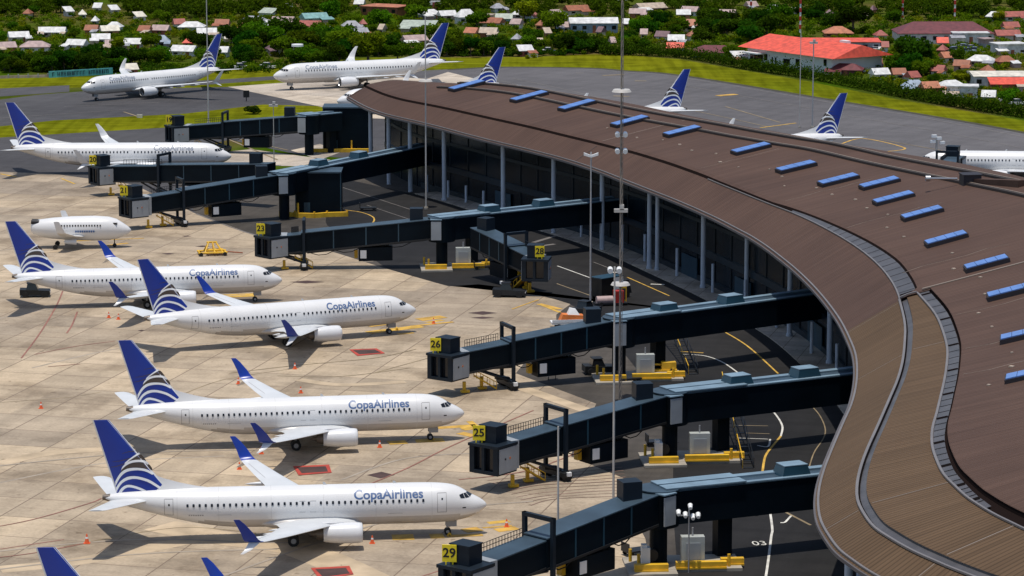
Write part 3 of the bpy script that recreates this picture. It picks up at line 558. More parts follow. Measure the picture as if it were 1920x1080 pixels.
def build_jet(name='passenger_jet'):
    root = thing(name, 'x', 'aeroplane')
    J = M
    # fuselage
    xs = list(np.unique(np.r_[np.linspace(0,-.4,6), np.linspace(-.4,-8,30), np.linspace(-8,-24,9), np.linspace(-24,-38,24)]))[::-1]
    mb = MB(); nseg = 40; zb = 2.35
    mb.loft([[fpt(x, 2*math.pi*i/nseg) for i in range(nseg)] for x in xs])
    fu = mb.build('fuselage', [J['jet'], J['belly']], root, smooth=50)
    for p in fu.data.polygons:
        if p.center.z < zb-.0 and p.center.x > -29: p.material_index = 1
    for x in (-5.6,-11.2,-16.4,-21.6,-26.8,-30.9):
        mb = MB(); mb.loft([[fpt(xx, 2*math.pi*i/nseg, .006) for i in range(nseg)] for xx in (x, x-.045)], cap=False); mb.build('skin_joint', J['seamline'], root)
    # apu outlet
    m = MB(); m.cyl((-37.55,0,4.61), (-38.3,0,4.66), .40, .24, 18); m.build('exhaust_outlet', J['hot'], root, smooth=40)
    # belly fairing
    mb = MB(); rg = []
    for k in range(13):
        t = k/12; x = -12.2-11.6*t; s = math.sin(math.pi*min(1, max(0, t)))**.45 if 0 < t < 1 else .03
        rg.append([Vector((x, -2.25*s*math.sin(a), 1.95+.92*s*math.cos(a)*(.9 if math.cos(a) > 0 else .95))) for a in [2*math.pi*i/24 for i in range(24)]])
    mb.loft(rg); mb.build('belly_fairing', J['belly'], root, smooth=50)
    # windshield: one curved front pane and two side panes on each side
    def zth(x, z):
        T, B, W = fus(x); return math.acos(max(-1, min(1, (z-(T+B)/2)/((T-B)/2))))
    for sgn in (1, -1):
        for f0, f1, (xa, za), (xb, zb_), (xc, zc_), (xd, zd) in ((.10,1,(-1.45,4.02),(-1.72,4.0),(-2.12,4.40),(-1.95,4.40)),(None,None,(-1.78,3.99),(-2.2,3.98),(-2.42,4.42),(-2.18,4.41)),(None,None,(-2.26,3.98),(-2.72,4.02),(-2.86,4.34),(-2.48,4.43))):
            mb = MB(); rows = []
            for i in range(5):
                a = i/4; r = []
                for j in range(5):
                    c = j/4; lo = (xa+(xb-xa)*a, za+(zb_-za)*a); hi = (xd+(xc-xd)*a, zd+(zc_-zd)*a)
                    x = lo[0]+(hi[0]-lo[0])*c; z = lo[1]+(hi[1]-lo[1])*c; th = zth(x, z)
                    if f0 is not None: th *= f0+(f1-f0)*a
                    r.append(fpt(x, sgn*th, .02))
                rows.append(r)
            mb.loft(rows, cap=False, closed=False); mb.build('cockpit_window', J['glass'], root)
    # doors outlines
    for sgn in (1, -1):
        for x0, x1, z0, z1 in ((-4.15,-5.05,2.72,4.62),(-31.3,-32.15,2.95,4.62)):
            mb = MB()
            def pt(x, z, off=.012): return Vector((x, -sgn*fside(x, z, off), z))
            zs = lin(z0, z1, 9); wd = .055
            for a, b in zip(zs[:-1], zs[1:]):
                for x in (x0, x1): mb.add([pt(x, a), pt(x-wd, a), pt(x-wd, b), pt(x, b)], [(0,1,2,3)])
            for z in (z0, z1):
                q = lin(x0, x1, 4)
                for a, b in zip(q[:-1], q[1:]): mb.add([pt(a, z), pt(b, z), pt(b, z+wd), pt(a, z+wd)], [(0,1,2,3)])
            mb.build('cabin_door', J['line'], root)
            xm = (x0+x1)/2; zm = 3.98; mb = MB(); mb.add([pt(xm-.08, zm), pt(xm+.08, zm), pt(xm+.08, zm+.2), pt(xm-.08, zm+.2)], [(0,1,2,3)]); mb.build('door_window', J['glass'], root)
        # service panels, overwing exits
        for x0, x1, z0, z1 in ((-17.2,-17.75,3.1,4.2),(-18.25,-18.8,3.1,4.2)):
            mb = MB(); wd = .03
            for x in (x0, x1): mb.add([pt(x, z0), pt(x-wd, z0), pt(x-wd, z1), pt(x, z1)], [(0,1,2,3)])
            for z in (z0, z1): mb.add([pt(x0, z), pt(x1, z), pt(x1, z+wd), pt(x0, z+wd)], [(0,1,2,3)])
            mb.build('exit_hatch', J['line'], root)
        for x0, x1, z0, z1 in ((-8.6,-10.0,1.75,2.75),(-25.6,-27.0,2.1,3.0)):
            mb = MB(); wd = .03
            for x in (x0, x1): mb.add([pt(x, z0), pt(x-wd, z0), pt(x-wd, z1), pt(x, z1)], [(0,1,2,3)])
            for z in (z0, z1): mb.add([pt(x0, z), pt(x1, z), pt(x1, z+wd), pt(x0, z+wd)], [(0,1,2,3)])
            if sgn > 0: mb.build('cargo_door', J['line'], root)
        # registration marks (too small to read): a row of ticks, and small placards
        mb = MB()
        for k in range(7):
            x = -29.8+.22*k; mb.add([pt(x, 2.92), pt(x+.14, 2.92), pt(x+.14, 3.06), pt(x, 3.06)], [(0,1,2,3)])
        mb.build('small_marks', J['line'], root)
        mb = MB(); mb.add([pt(-2.2, 3.02), pt(-2.55, 3.02), pt(-2.55, 3.14), pt(-2.2, 3.14)], [(0,1,2,3)]); mb.build('probe', J['glass'], root)
    # cabin windows
    wm = None; pos = [x for x in (-6.5-.60*k for k in range(40)) if not (-17.7 < x < -17.0)]
    for sgn in (1, -1):
        for x in pos:
            if wm is None:
                mb = MB(); a, b = .115, .165
                ring = [Vector((math.copysign(abs(math.cos(t))**.6, math.cos(t))*a, 0, math.copysign(abs(math.sin(t))**.6, math.sin(t))*b)) for t in [2*math.pi*i/12 for i in range(12)]]
                mb.loft([[p+Vector((0,.03,0)) for p in ring], [p+Vector((0,-.03,0)) for p in ring]]); o = mb.build('cabin_window', J['glass'], root); wm = o.data
            else:
                o = bpy.data.objects.new('cabin_window', wm); C.objects.link(o); o.parent = root
            z = 4.0; y = fside(x, z, .005); o.location = (x, -sgn*y, z); o.rotation_euler = (sgn*R_(-19), 0, 0)
    # title
    for sgn in (1, -1):
        me = text_mesh('CopaAirlines', 1.34, .03)
        import bmesh
        bm = bmesh.new(); bm.from_mesh(me)
        for k in range(-6, 7):
            bmesh.ops.bisect_plane(bm, geom=bm.verts[:]+bm.edges[:]+bm.faces[:], plane_co=(0, k*.14, 0), plane_no=(0,1,0))
        bm.to_mesh(me); bm.free()
        xsx = [v.co.x for v in me.vertices]; w_ = max(xsx)-min(xsx); k = 6.9/w_
        for v in me.vertices:
            s_ = v.co.x*k; z = 4.62+v.co.y*.86
            x = (-9.95+s_) if sgn > 0 else (-9.95-s_)
            v.co = (x, -sgn*fside(x, z, .018), z)
        me.materials.clear(); me.materials.append(J['title'])
        o = bpy.data.objects.new('airline_title', me); C.objects.link(o); o.parent = root
    # wings
    for sgn in (-1, 1):
        st = [(1.2,-12.6,9.0,1.75,.9),(1.9,-13.2,8.2,1.9,1),(2.8,-14.55,6.6,2.1,1.05),(5.6,-16.15,4.75,2.55,1),(9,-18.1,3.6,2.98,.95),(13,-20.4,2.65,3.5,.9),(16.4,-22.3,1.85,4.0,.85),(17.0,-22.65,1.7,4.12,.8)]
        mb = MB(); mb.loft([airfoil(le, ch, sgn*y, z, 1.15*tk) for y, le, ch, z, tk in st]); wg = mb.build('wing', J['wing'], root, smooth=50)
        st = [(17.0,-22.65,1.7,4.12),(17.25,-22.9,1.55,4.22),(17.5,-23.2,1.4,4.5),(17.65,-23.6,1.2,5.1),(17.85,-24.4,.85,6.05),(17.95,-24.95,.55,6.55)]
        mb = MB()
        for_r = []
        for y, le, ch, z in st:
            k = min(1, (z-4.12)/.5)
            for_r.append([Vector((le-c*ch, sgn*(y-(t*ch*1.0)*k*.8), z+t*ch*.9*(1-k))) for c, t in AIR])
        mb.loft(for_r); mb.build('winglet', J['blue'], wg, smooth=50)
        st = [(17.05,-23.0,1.1,4.08),(17.35,-23.35,.9,3.85),(17.7,-23.9,.65,3.5),(17.95,-24.6,.3,3.2)]
        mb = MB(); mb.loft([[Vector((le-c*ch, sgn*y, z+t*ch*.9)) for c, t in AIR] for y, le, ch, z in st]); mb.build('lower_winglet', J['jet'], wg, smooth=50)
        for y, x, z in ((4.2,-20.5,2.05),(7.6,-21.1,2.55),(11.2,-22.6,3.1)):
            mb = MB(); mb.loft([[Vector((x+1.5-3.0*t, sgn*(y+.2*s*math.cos(a)), z-.12+.22*s*math.sin(a))) for a in [2*math.pi*i/10 for i in range(10)]] for t, s in ((0,.05),(.2,.8),(.5,1),(.8,.6),(1,.05))]); mb.build('flap_fairing', J['wing'], wg, smooth=50)
        # flap and aileron gap lines
        mb = MB()
        for (ya, xa, za), (yb, xb, zb_) in (((2.9,-19.6,2.28),(9,-20.85,3.05)),((9,-20.85,3.05),(16,-23.55,3.98))):
            mb.add([(xa, sgn*ya, za+.05), (xb, sgn*yb, zb_+.05), (xb-.06, sgn*yb, zb_+.045), (xa-.06, sgn*ya, za+.045)], [(0,1,2,3)])
        mb.build('flap_line', J['line'], wg)
        # engine
        ey, ez = sgn*4.83, 1.62
        prof = [(-12.9,.86),(-12.75,.92),(-12.78,.99),(-13.1,1.05),(-13.8,1.08),(-15,1.05),(-16.0,.96),(-16.6,.86)]
        mb = MB(); mb.loft([[Vector((x, ey+r*math.cos(a), ez+r*math.sin(a)*(.93 if math.sin(a) < 0 else 1))) for a in [2*math.pi*i/28 for i in range(28)]] for x, r in prof], cap=False)
        en = mb.build('engine_nacelle', J['nacelle'], root, smooth=60)
        mb = MB(); mb.loft([[Vector((x, ey+r*math.cos(a), ez+r*math.sin(a)*(.93 if math.sin(a) < 0 else 1))) for a in [2*math.pi*i/28 for i in range(28)]] for x, r in ((-12.74,.95),(-12.72,.90),(-12.9,.845),(-13.2,.83))], cap=False); mb.build('intake_lip', J['metal'], en, smooth=60)
        mb = MB(); mb.cyl((-13.6,ey,ez), (-13.62,ey,ez), .85, n=24); mb.cyl((-13.6,ey,ez), (-13.15,ey,ez), .28, .02, 14); mb.build('fan', J['dark'], en, smooth=40)
        mb = MB(); mb.cyl((-16.4,ey,ez), (-17.3,ey,ez), .66, .50, 24); mb.cyl((-17.2,ey,ez), (-18.0,ey,ez), .36, .08, 16); mb.build('exhaust_nozzle', J['hot'], en, smooth=40)
        mb = MB(); mb.loft([[Vector((x, ey+b*.5*t, z)) for x, t, z in ((xf,0,zl),((xf+xr)/2,1,zl),(xr,0,zl),((xf+xr)/2,-1,zl))] for zl, xf, xr, b in ((2.45,-13.9,-17.4,.4),(2.75,-14.6,-17.8,.4))]); mb.build('pylon', J['nacelle'], en, smooth=40)
        # main gear
        gx, gy = -19.5, sgn*2.86
        mb = MB(); mb.cyl((gx,gy,.5), (gx,gy,2.2), .14, n=10); mb.cyl((gx,gy-.5,.55), (gx,gy+.5,.55), .1, n=8); mb.cyl((gx,gy,1.2), (gx,gy-sgn*1.3,2.0), .08, n=8); mg = mb.build('main_gear', J['strut'], root, smooth=40)
        for dy in (-.43, .43):
            mb = MB(); mb.cyl((gx,gy+dy-.18,.56), (gx,gy+dy+.18,.56), .56, n=24); wh = mb.build('wheel', J['tyre'], mg, smooth=40)
            mb = MB(); mb.cyl((gx,gy+dy-.2,.56), (gx,gy+dy+.2,.56), .27, n=16); mb.build('rim', J['strut'], mg, smooth=40)
        # tailplane
        mb = MB(); mb.loft([airfoil(le, ch, sgn*y, z, .95) for y, le, ch, z in ((.3,-33.4,4.1,4.38),(.9,-33.75,3.9,4.42),(3.9,-35.85,2.7,4.72),(6.9,-37.75,1.65,5.03),(7.15,-38.1,1.35,5.06))]); mb.build('tailplane', J['wing'], root, smooth=50)
    # nose gear
    mb = MB(); mb.cyl((-3.95,0,.4), (-3.95,0,1.6), .1, n=10); mb.cyl((-3.95,-.3,.35), (-3.95,.3,.35), .07, n=8); mb.box((-3.6,.35,1.2), (1.1,.04,.6)); mb.box((-3.6,-.35,1.2), (1.1,.04,.6)); ng = mb.build('nose_gear', J['strut'], root, smooth=40)
    for dy in (-.2, .2):
        mb = MB(); mb.cyl((-3.95,dy-.1,.35), (-3.95,dy+.1,.35), .35, n=20); mb.build('wheel', J['tyre'], ng, smooth=40)
        mb = MB(); mb.cyl((-3.95,dy-.11,.35), (-3.95,dy+.11,.35), .17, n=14); mb.build('rim', J['strut'], ng, smooth=40)
    # fin: white edge, blue body, dorsal fillet
    mb = MB(); rg = []
    for z in (4.6, 5.3, 6.5, 8, 10, 12, 12.5):
        le, te = fin_edges(z); rg.append(airfoil(le, le-te, 0, z, .8, True))
    mb.loft(rg); fn = mb.build('fin', [J['blue'], J['jet']], root, smooth=50)
    for p in fn.data.polygons:
        if p.center.z < 5.2 and p.center.z > 4.7: p.material_index = 0
    for edge in (0, 1):              # white leading / trailing edge strips
        mb = MB(); r1 = []
        for z in lin(5.2, 12.5, 8):
            e = fin_edges(z)[edge]; q = -.16 if edge == 0 else .12; xi = e+q if edge == 0 else e+q
            h = fin_half(xi, z)+.012
            r1.append([Vector((e+(.02 if edge == 0 else -.02),0,z)), Vector((xi,h,z)), Vector((xi,-h,z))])
        mb.loft(r1); mb.build('fin_edge', J['jet'], fn)
    mb = MB(); rg = []
    for x, zt, b in ((-27.2,5.36,.05),(-29,5.62,.16),(-30.6,5.98,.2),(-32.2,6.45,.2),(-32.9,6.75,.16)):
        rg.append([Vector((x,-b-.12,5.1)), Vector((x,-b*.5,(zt+5.2)/2)), Vector((x,0,zt)), Vector((x,b*.5,(zt+5.2)/2)), Vector((x,b+.12,5.1))])
    mb.loft(rg); mb.build('dorsal_fin', J['jet'], fn, smooth=60)
    # globe emblem: bands traced in fin coordinates
    def P(u, v): return (-39.1+(u-80)/67.5, 12.5-(v-70)/65.3)
    def band(name, up, lo, m, lift=.03):
        def rs(L, n=16):
            L = np.array([P(*q) for q in L]); L = catmull(L, 8); d = np.r_[0, np.cumsum(np.hypot(*np.diff(L, axis=0).T))]; s = np.linspace(0, d[-1], n); return np.c_[np.interp(s, d, L[:,0]), np.interp(s, d, L[:,1])]
        U_, L_ = rs(up), rs(lo)
        for sg in (1, -1):
            mb = MB(); rows = []
            for a, b in zip(U_, L_):
                r = []
                for j in range(4):
                    q = a+(b-a)*j/3; r.append(Vector((q[0], sg*(fin_half(q[0], q[1])+lift), q[1])))
                rows.append(r)
            mb.loft(rows, cap=False, closed=False); mb.build(name, m, fn)
    Wt, Br = J['emblem'], J['brown']
    band('emblem_arc', [(240,556),(262,522),(300,500),(345,505),(400,525),(452,554)], [(258,562),(275,535),(305,517),(345,522),(390,538),(432,556)], Wt)
    band('emblem_arc', [(226,520),(255,478),(300,448),(360,443),(440,465),(500,502),(556,546)], [(228,548),(262,495),(305,468),(360,461),(435,482),(490,515),(538,548)], Wt)
    band('emblem_arc', [(222,478),(250,430),(285,400),(330,388),(390,390),(440,403),(478,430)], [(222,510),(255,452),(292,418),(335,406),(385,405),(430,416),(470,438)], Wt)
    band('emblem_arc', [(272,380),(300,352),(340,338),(385,336),(425,345),(448,366)], [(262,402),(300,370),(340,354),(385,351),(420,358),(440,372)], Wt)
    band('emblem_arc', [(290,352),(320,328),(355,305),(384,290)], [(286,362),(322,338),(358,316),(392,300)], Wt)
    band('emblem_band', [(300,352),(330,332),(360,312),(392,302),(415,322),(430,345)], [(300,353),(335,340),(365,338),(390,337),(410,340),(428,346)], Br, .012)
    band('emblem_band', [(268,396),(300,371),(340,355),(385,352),(420,359),(452,372),(470,398)], [(258,420),(290,398),(330,387),(390,389),(430,398),(455,404),(470,412)], Br, .012)
    band('emblem_ray', [(270,292),(310,280),(350,276)], [(270,294),(310,284),(352,281)], Br)
    band('emblem_ray', [(205,345),(260,338),(320,322)], [(205,347),(260,342),(322,327)], Br)
    band('emblem_ray', [(190,382),(230,375),(280,358)], [(190,384),(230,379),(282,363)], Br)
    # antennas
    for x, h in ((-9,.25),(-16,.3)):
        mb = MB(); mb.hexa([(x,-.03,5.38),(x-.4,-.03,5.38),(x-.4,.03,5.38),(x,.03,5.38),(x-.25,-.01,5.42+h),(x-.45,-.01,5.42+h),(x-.45,.01,5.42+h),(x-.25,.01,5.42+h)]); mb.build('antenna', J['wing'], root)
    return root

JG = 'white airliners with blue globe tails'
protoA = build_jet(); protoB = protoA; index_kids()
def place(proto, used, x, y, h, s, label):
    o = proto if not used else dup(proto)
    o.location = (x, y, 0); o.rotation_euler = (0,0,R_(h)); o.scale = (s, s, s); o['label'] = label; o['group'] = JG; return o
nose6 = spot(67, 1027, 12.25); h6 = R_(5.6)
place(protoA, 0, -2.5, 300.8, 5.6, .98, 'nearest whole white airliner, its nose beside the gate 29 sign')
place(protoA, 1, -5.33, 343.25, 8.3, .98, 'white airliner with its nose pointing at the gate 25 sign')
place(protoA, 1, -12.7, 407.3, 23.2, .97, 'white airliner angled away, nose just above the red painted box, third up the row')
place(protoA, 1, -32.0, 430.5, 9.75, .97, 'white airliner with a dark tug under its tail, behind the angled one')
place(protoA, 1, nose6.x+39.1*.98*math.cos(h6), nose6.y+39.1*.98*math.sin(h6), 5.6, .98, 'airliner at the bottom left corner, only the blue top of its fin in view')
FAR = []
_t = spot(24, 279, 4.54); FAR.append(place(protoB, 1, _t.x+38*1.03*math.cos(R_(1.5)), _t.y+38*1.03*math.sin(R_(1.5)), 1.5, 1.03, 'white airliner behind the pair of far left boarding bridges, nose to the right'))
FAR.append(place(protoB, 1, -92.45, 671.0, 223.2, .98, 'white airliner taxiing left in front of the teal wall'))
FAR.append(place(protoB, 1, -52.9, 693.0, 203.8, 1.08, 'white airliner facing left on the pale concrete pad behind the roof tip'))
def from_tail(u, v, h, label, s=1.0):
    t = spot(u, v, 4.63*s); x, y = t.x+38*s*math.cos(R_(h)), t.y+38*s*math.sin(R_(h)); o = place(protoB, 1, x, y, h, s, label); FAR.append(o); return o
from_tail(939, 158, 207, 'airliner behind the narrow tip of the roof, the leftmost of three tails over the roof')
from_tail(1285, 204, 205, 'airliner tail over the roof in front of the grey apron, middle of three')
from_tail(1578, 254, 205, 'airliner tail over the roof beside two thin poles, rightmost of three')
nn = spot(1712, 307, 3.0); edge_jet = place(protoB, 1, nn.x, nn.y, 176, 1.0, 'airliner behind the roof at the right edge, only its white nose end in view')
FAR.append(edge_jet)

bpy.context.view_layer.update()
for c in list(edge_jet.children):
    if c.name.startswith('airline_title'): bpy.data.objects.remove(c)
for o in FAR:                       # the far ones carry plain white winglets
    for c in o.children_recursive:
        if c.name.startswith('winglet'): c.material_slots[0].link = 'OBJECT'; c.material_slots[0].material = M['jet']
        if c.name.startswith('airline_title'): c.material_slots[0].link = 'OBJECT'; c.material_slots[0].material = M['dimtitle']

# stubby white jet without a tail fin
n0_ = spot(246, 427, 3.0); hd = R_(3)
st = thing('stub_jet', 'short white jet without a tail fin, parked under the gate 21 bridge', 'aeroplane', (n0_.x, n0_.y, -.35), hd)
mb = MB(); L0 = 15.3
prof = [(0,3.03,2.97,.03),(-.15,3.25,2.7,.3),(-.5,3.6,2.35,.65),(-1.2,4.1,2.0,1.0),(-2.2,4.75,1.65,1.4),(-3.4,5.1,1.5,1.65),(-5.5,5.25,1.42,1.8),(-9,5.2,1.5,1.8),(-12,5.0,1.75,1.65),(-14,4.75,2.1,1.35),(-15,4.45,2.5,.9),(-15.3,4.0,2.9,.45)]
mb.loft([[Vector((x, W*math.sin(a), (T+B)/2+(T-B)/2*math.cos(a))) for a in [2*math.pi*i/32 for i in range(32)]] for x, T, B, W in prof]); mb.build('fuselage', M['jet'], st, smooth=55)
for sgn in (-1, 1):
    mb = MB(); mb.loft([airfoil(le, ch, sgn*y, z, 1.2) for y, le, ch, z in ((1.2,-6.8,3.6,2.2),(3.2,-8.2,2.4,2.6),(5.2,-9.6,1.3,3.4))]); wg = mb.build('wing', M['jet'], st, smooth=50)
    mb = MB(); mb.loft([airfoil(le, ch, sgn*y, z, 1.2) for y, le, ch, z in ((5.2,-9.6,1.3,3.4),(5.5,-9.9,1.1,4.0),(5.7,-10.5,.8,5.2))]); mb.build('winglet', M['jet'], wg, smooth=50)
    mb = MB(); mb.cyl((-8.2,sgn*2.6,1.6), (-10.0,sgn*2.6,1.65), .42, .30, 20); mb.build('engine_nacelle', M['nacelle'], st, smooth=40)
    mb = MB(); mb.cyl((-14.0,sgn*.55,4.35), (-15.2,sgn*.5,4.45), .38, .33, 18); mb.build('tail_intake', M['dark'], st, smooth=40)
    mb = MB()
    for k in range(16): mb.box((-4.6-.42*k, sgn*1.72, 4.0), (.2,.1,.26))
    mb.build('cabin_windows', M['glass'], st)
    mb = MB(); mb.box((-2.35, sgn*1.12, 4.2), (.6,.35,.26), sgn*.3); mb.build('cockpit_window', M['glass'], st)
    mb = MB(); mb.cyl((-11.5,sgn*1.6,.72), (-11.5,sgn*2.1,.72), .37, n=18); mb.build('wheel', M['tyre'], st, smooth=40)
mb = MB()
for k in range(9): mb.box((-5.6-.34*k, -1.83, 3.1), (.24,.08,.3))
mb.build('airline_title', M['title'], st)
mb = MB(); mb.cyl((-2.6,-.2,.65), (-2.6,.2,.65), .30, n=16); mb.cyl((-2.6,0,.65), (-2.6,0,1.8), .08); mb.build('nose_gear', M['tyre'], st, smooth=40)

# ------------------------------------------------------------------ boarding bridges
BG = 'boarding bridges of the terminal'
def beam_obj(name, m, root, o, *a, **k):
    mb = MB(); mb.beam(*a, **k); return mb.build(name, m, root, o)
def jet_bridge(label, cab, rot, fixed=None, sign='29', cab_yaw=233, zc=5.2, zr=7.3, fix_boxes=(), hoop=.26, box=.62, far=False, sign_yaw=-8, rotunda=True, flip=False, face_h=3.0, sign_off=None, pale=0):
    zt0, zt1 = zc, zr
    A = spot(*cab, zt0); B = spot(*rot, zt1); A.z = B.z = 0
    t = (B-A).normalized(); n = Vector((t.y, -t.x, 0))
    if n.y > 0 and not flip: n = -n
    if flip: n = -n
    w1, w2 = 1.45, 1.62
    Ac, Bc = A-n*w1, B-n*w1
    root = thing('jet_bridge', label, 'boarding bridge', (Bc.x, Bc.y, 0), 0, BG); O = root.location
    L = (Bc-Ac).length
    def at_(s): return Ac+t*(L*s)
    def zt(s): return zt0+(zt1-zt0)*s
    H = 2.95; hs = hoop
    # telescoping tunnel: lower front section, higher rear section
    for nm, s0, s1, hw, top, hh in (('front_tunnel', .0, hs+.05, w1-.12, -.22, H-.3), ('rear_tunnel', hs, 1.0, w1, 0, H)):
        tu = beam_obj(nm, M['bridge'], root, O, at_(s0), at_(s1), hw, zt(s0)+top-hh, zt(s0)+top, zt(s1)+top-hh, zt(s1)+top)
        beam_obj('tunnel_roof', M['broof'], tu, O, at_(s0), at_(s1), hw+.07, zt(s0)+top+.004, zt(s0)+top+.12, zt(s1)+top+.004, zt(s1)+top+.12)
        for q in (-1, 1):
            e = n*(hw+.03)*q
            beam_obj('side_rail', M['steel'], tu, O, at_(s0)+e, at_(s1)+e, .05, zt(s0)+top-hh+.02, zt(s0)+top-hh+.26, zt(s1)+top-hh+.02, zt(s1)+top-hh+.26)
    for k in (1, 2, 3):
        s = hs+(1-hs)*k/4; e = n*(w1+.02); mb = MB(); mb.beam(at_(s)+e-t*.09, at_(s)+e+t*.09, .03, zt(s)-H+.05, zt(s)-.04, zt(s)-H+.05, zt(s)-.04); mb.build('panel_joint', M['bteal'], root, O)
    # bellows ring and cab
    mb = MB(); mb.beam(Ac-t*.9, Ac+t*.06, w1+.05, zt0-.2-H+.1, zt0-.05, zt0-.2-H+.1, zt0-.05); mb.build('bellows', M['bgrey'], root, O)
    f = Vector((math.cos(R_(cab_yaw)), math.sin(R_(cab_yaw)), 0)); s_ = Vector((-f.y, f.x, 0))     # front normal, sideways
    if s_.y > 0: s_ = -s_
    cw, cl = 1.85, 3.3; cc = Ac-t*1.0+f*cl*.5; zb, ztop = zt0-.25-face_h, zt0-.1
    def cp(a, b, z): p = cc+f*a+s_*b; return Vector((p.x, p.y, z))
    def cbox(name, a0, a1, b0, b1, z0, z1, m, par=root):
        mb = MB(); mb.hexa([cp(a0,b0,z0), cp(a1,b0,z0), cp(a1,b1,z0), cp(a0,b1,z0), cp(a0,b0,z1), cp(a1,b0,z1), cp(a1,b1,z1), cp(a0,b1,z1)]); return mb.build(name, m, par, O)
    hl = cl/2
    cbm = MB()
    def cb2(a0, a1, b0, b1, z0, z1): cbm.hexa([cp(a0,b0,z0), cp(a1,b0,z0), cp(a1,b1,z0), cp(a0,b1,z0), cp(a0,b0,z1), cp(a1,b0,z1), cp(a1,b1,z1), cp(a0,b1,z1)])
    cb2(-hl, hl, -cw, cw, zb, zb+.35); cb2(-hl, hl, -cw, -cw+.25, zb+.35, ztop-.3); cb2(-hl, hl, cw-.25, cw, zb+.35, ztop-.3); cb2(-hl, -hl+.2, -cw+.25, cw-.25, zb+.35, ztop-.3)
    cb2(hl-.35, hl, -.25, .1, zb+.35, ztop-.3); cb2(hl-.3, hl, -cw+.25, -cw+.6, zb+.35, ztop-.3); cb2(hl-.3, hl, cw-.6, cw-.25, zb+.35, ztop-.3)
    cab_o = cbm.build('cab', M['bunit'], root, O)
    cbox('cab_roof', -hl-.08, hl+.12, -cw-.1, cw+.1, ztop-.3, ztop, M['bunit'], cab_o)
    cbox('cab_glass', hl-.55, hl-.5, -cw+.25, cw-.25, zb+.35, ztop-.3, M['glass'], cab_o)
    cbox('cab_panel', -hl+.05, hl-.25, cw+.005, cw+.09, zb+.18, ztop-.36, M['bgrey'], cab_o)
    cbox('cab_panel', -hl+.05, hl-.25, -cw-.09, -cw-.005, zb+.18, ztop-.36, M['bgrey'], cab_o)
    for a in (-.35, .45): cbox('panel_lamp', a-.08, a+.08, cw+.10, cw+.16, zb+1.55, zb+1.75, M['orange'] if a < 0 else M['dark'], cab_o)
    for b in (-.7, .55): cbox('door_leaf', hl-.62, hl-.58, b-.25, b+.25, zb+.4, zb+1.9, M['bgrey'] if b > 0 else M['bteal'], cab_o)
    # roof unit and sign
    ru = cbox('roof_unit', -1.15, .75, -1.2, .95, ztop+.02, ztop+1.75, M['bunit'])
    cbox('unit_lid', -1.22, .82, -1.27, 1.02, ztop+1.75, ztop+1.85, M['bunit'], ru)
    sp = cc+f*1.15+s_*(-.95) if sign_off is None else cc+f*sign_off[0]+s_*sign_off[1]
    sign = sign or ''
    sy = R_(sign_yaw); sw, sh = 1.3, 1.55
    if sign:
        mb = MB(); mb.box((sp.x, sp.y, ztop+.25+sh/2), (sw, .14, sh), sy); mb.box((sp.x-.3, sp.y, ztop+.13), (.12,.12,.26), sy); mb.box((sp.x+.3, sp.y, ztop+.13), (.12,.12,.26), sy); sg = mb.build('gate_sign', M['sign'], root, O)
        fx = Vector((math.sin(sy), -math.cos(sy), 0))
        text_obj('sign_number', sign, 1.18, M['black'], sg, tuple(sp+fx*.085+Vector((0,0,ztop+.27+sh/2))-O), (math.pi/2, 0, sy), .03)
    # guard rail on the front tunnel
    mb = MB(); e = -n*(w1-.25)
    for k in range(15):
        s = .03+(hs-.05)*k/14; p = at_(s)+e; mb.cyl((p.x,p.y,zt(s)-.2), (p.x,p.y,zt(s)+.75), .035, n=5)
    for dz in (.35, .75):
        a, b = at_(.03)+e, at_(hs-.02)+e; mb.cyl((a.x,a.y,zt(.03)+dz), (b.x,b.y,zt(hs-.02)+dz), .035, n=5)
    mb.build('guard_rail', M['steel'], root, O)
    # cable tray and a drooping cable below the tunnel
    mb = MB(); e = n*(w1-.6); prev = None
    for k in range(13):
        s = hs+.06+(.80-hs)*k/12; p = at_(s)+e; q = Vector((p.x, p.y, zt(s)-H-.12-.55*abs(math.sin(k*math.pi/3))))
        if prev is not None: mb.cyl(prev, q, .06, n=5)
        prev = q
    mb.build('cable', M['black'], root, O)
    beam_obj('cable_tray', M['steel'], root, O, at_(hs+.04)-n*.5, at_(.97)-n*.5, .3, zt(hs)-H-.3, zt(hs)-H-.02, zt(.97)-H-.3, zt(.97)-H-.02)
    # hoop frame, wheel carriage
    hp = at_(hs+.02); mb = MB(); hz = zt(hs)+2.0
    for q in (-1, 1):
        p = hp+n*q*(w1+.35); mb.box((p.x, p.y, (hz+.9)/2), (.38,.38,hz-.9), math.atan2(t.y, t.x))
    a, b = hp-n*(w1+.55), hp+n*(w1+.55); mb.beam(a, b, .2, hz-.38, hz, hz-.38, hz); mb.beam(a, b, .3, .75, 1.15, .75, 1.15); mb.build('hoop_frame', M['bunit'], root, O)
    mb = MB(); mb.beam(a-n*.3, b+n*.3, .55, .45, .95, .45, .95); mb.beam(hp-t*1.6, hp+t*.2, .3, 1.15, 1.6, .9, 1.3)
    for q in (-1, 1):
        a2 = hp-t*4.2+n*q*(w1-.7); b2 = hp+n*q*(w1-.3); mb.cyl((a2.x,a2.y,zt(max(0,hs-.15))-H+.1), (b2.x,b2.y,1.0), .16, n=8); mb.cyl((a2.x,a2.y,zt(hs)-H-.1), (b2.x,b2.y,zt(hs)-H-.1), .14, n=8)
    cr = mb.build('wheel_carriage', M['steel'], root, O)
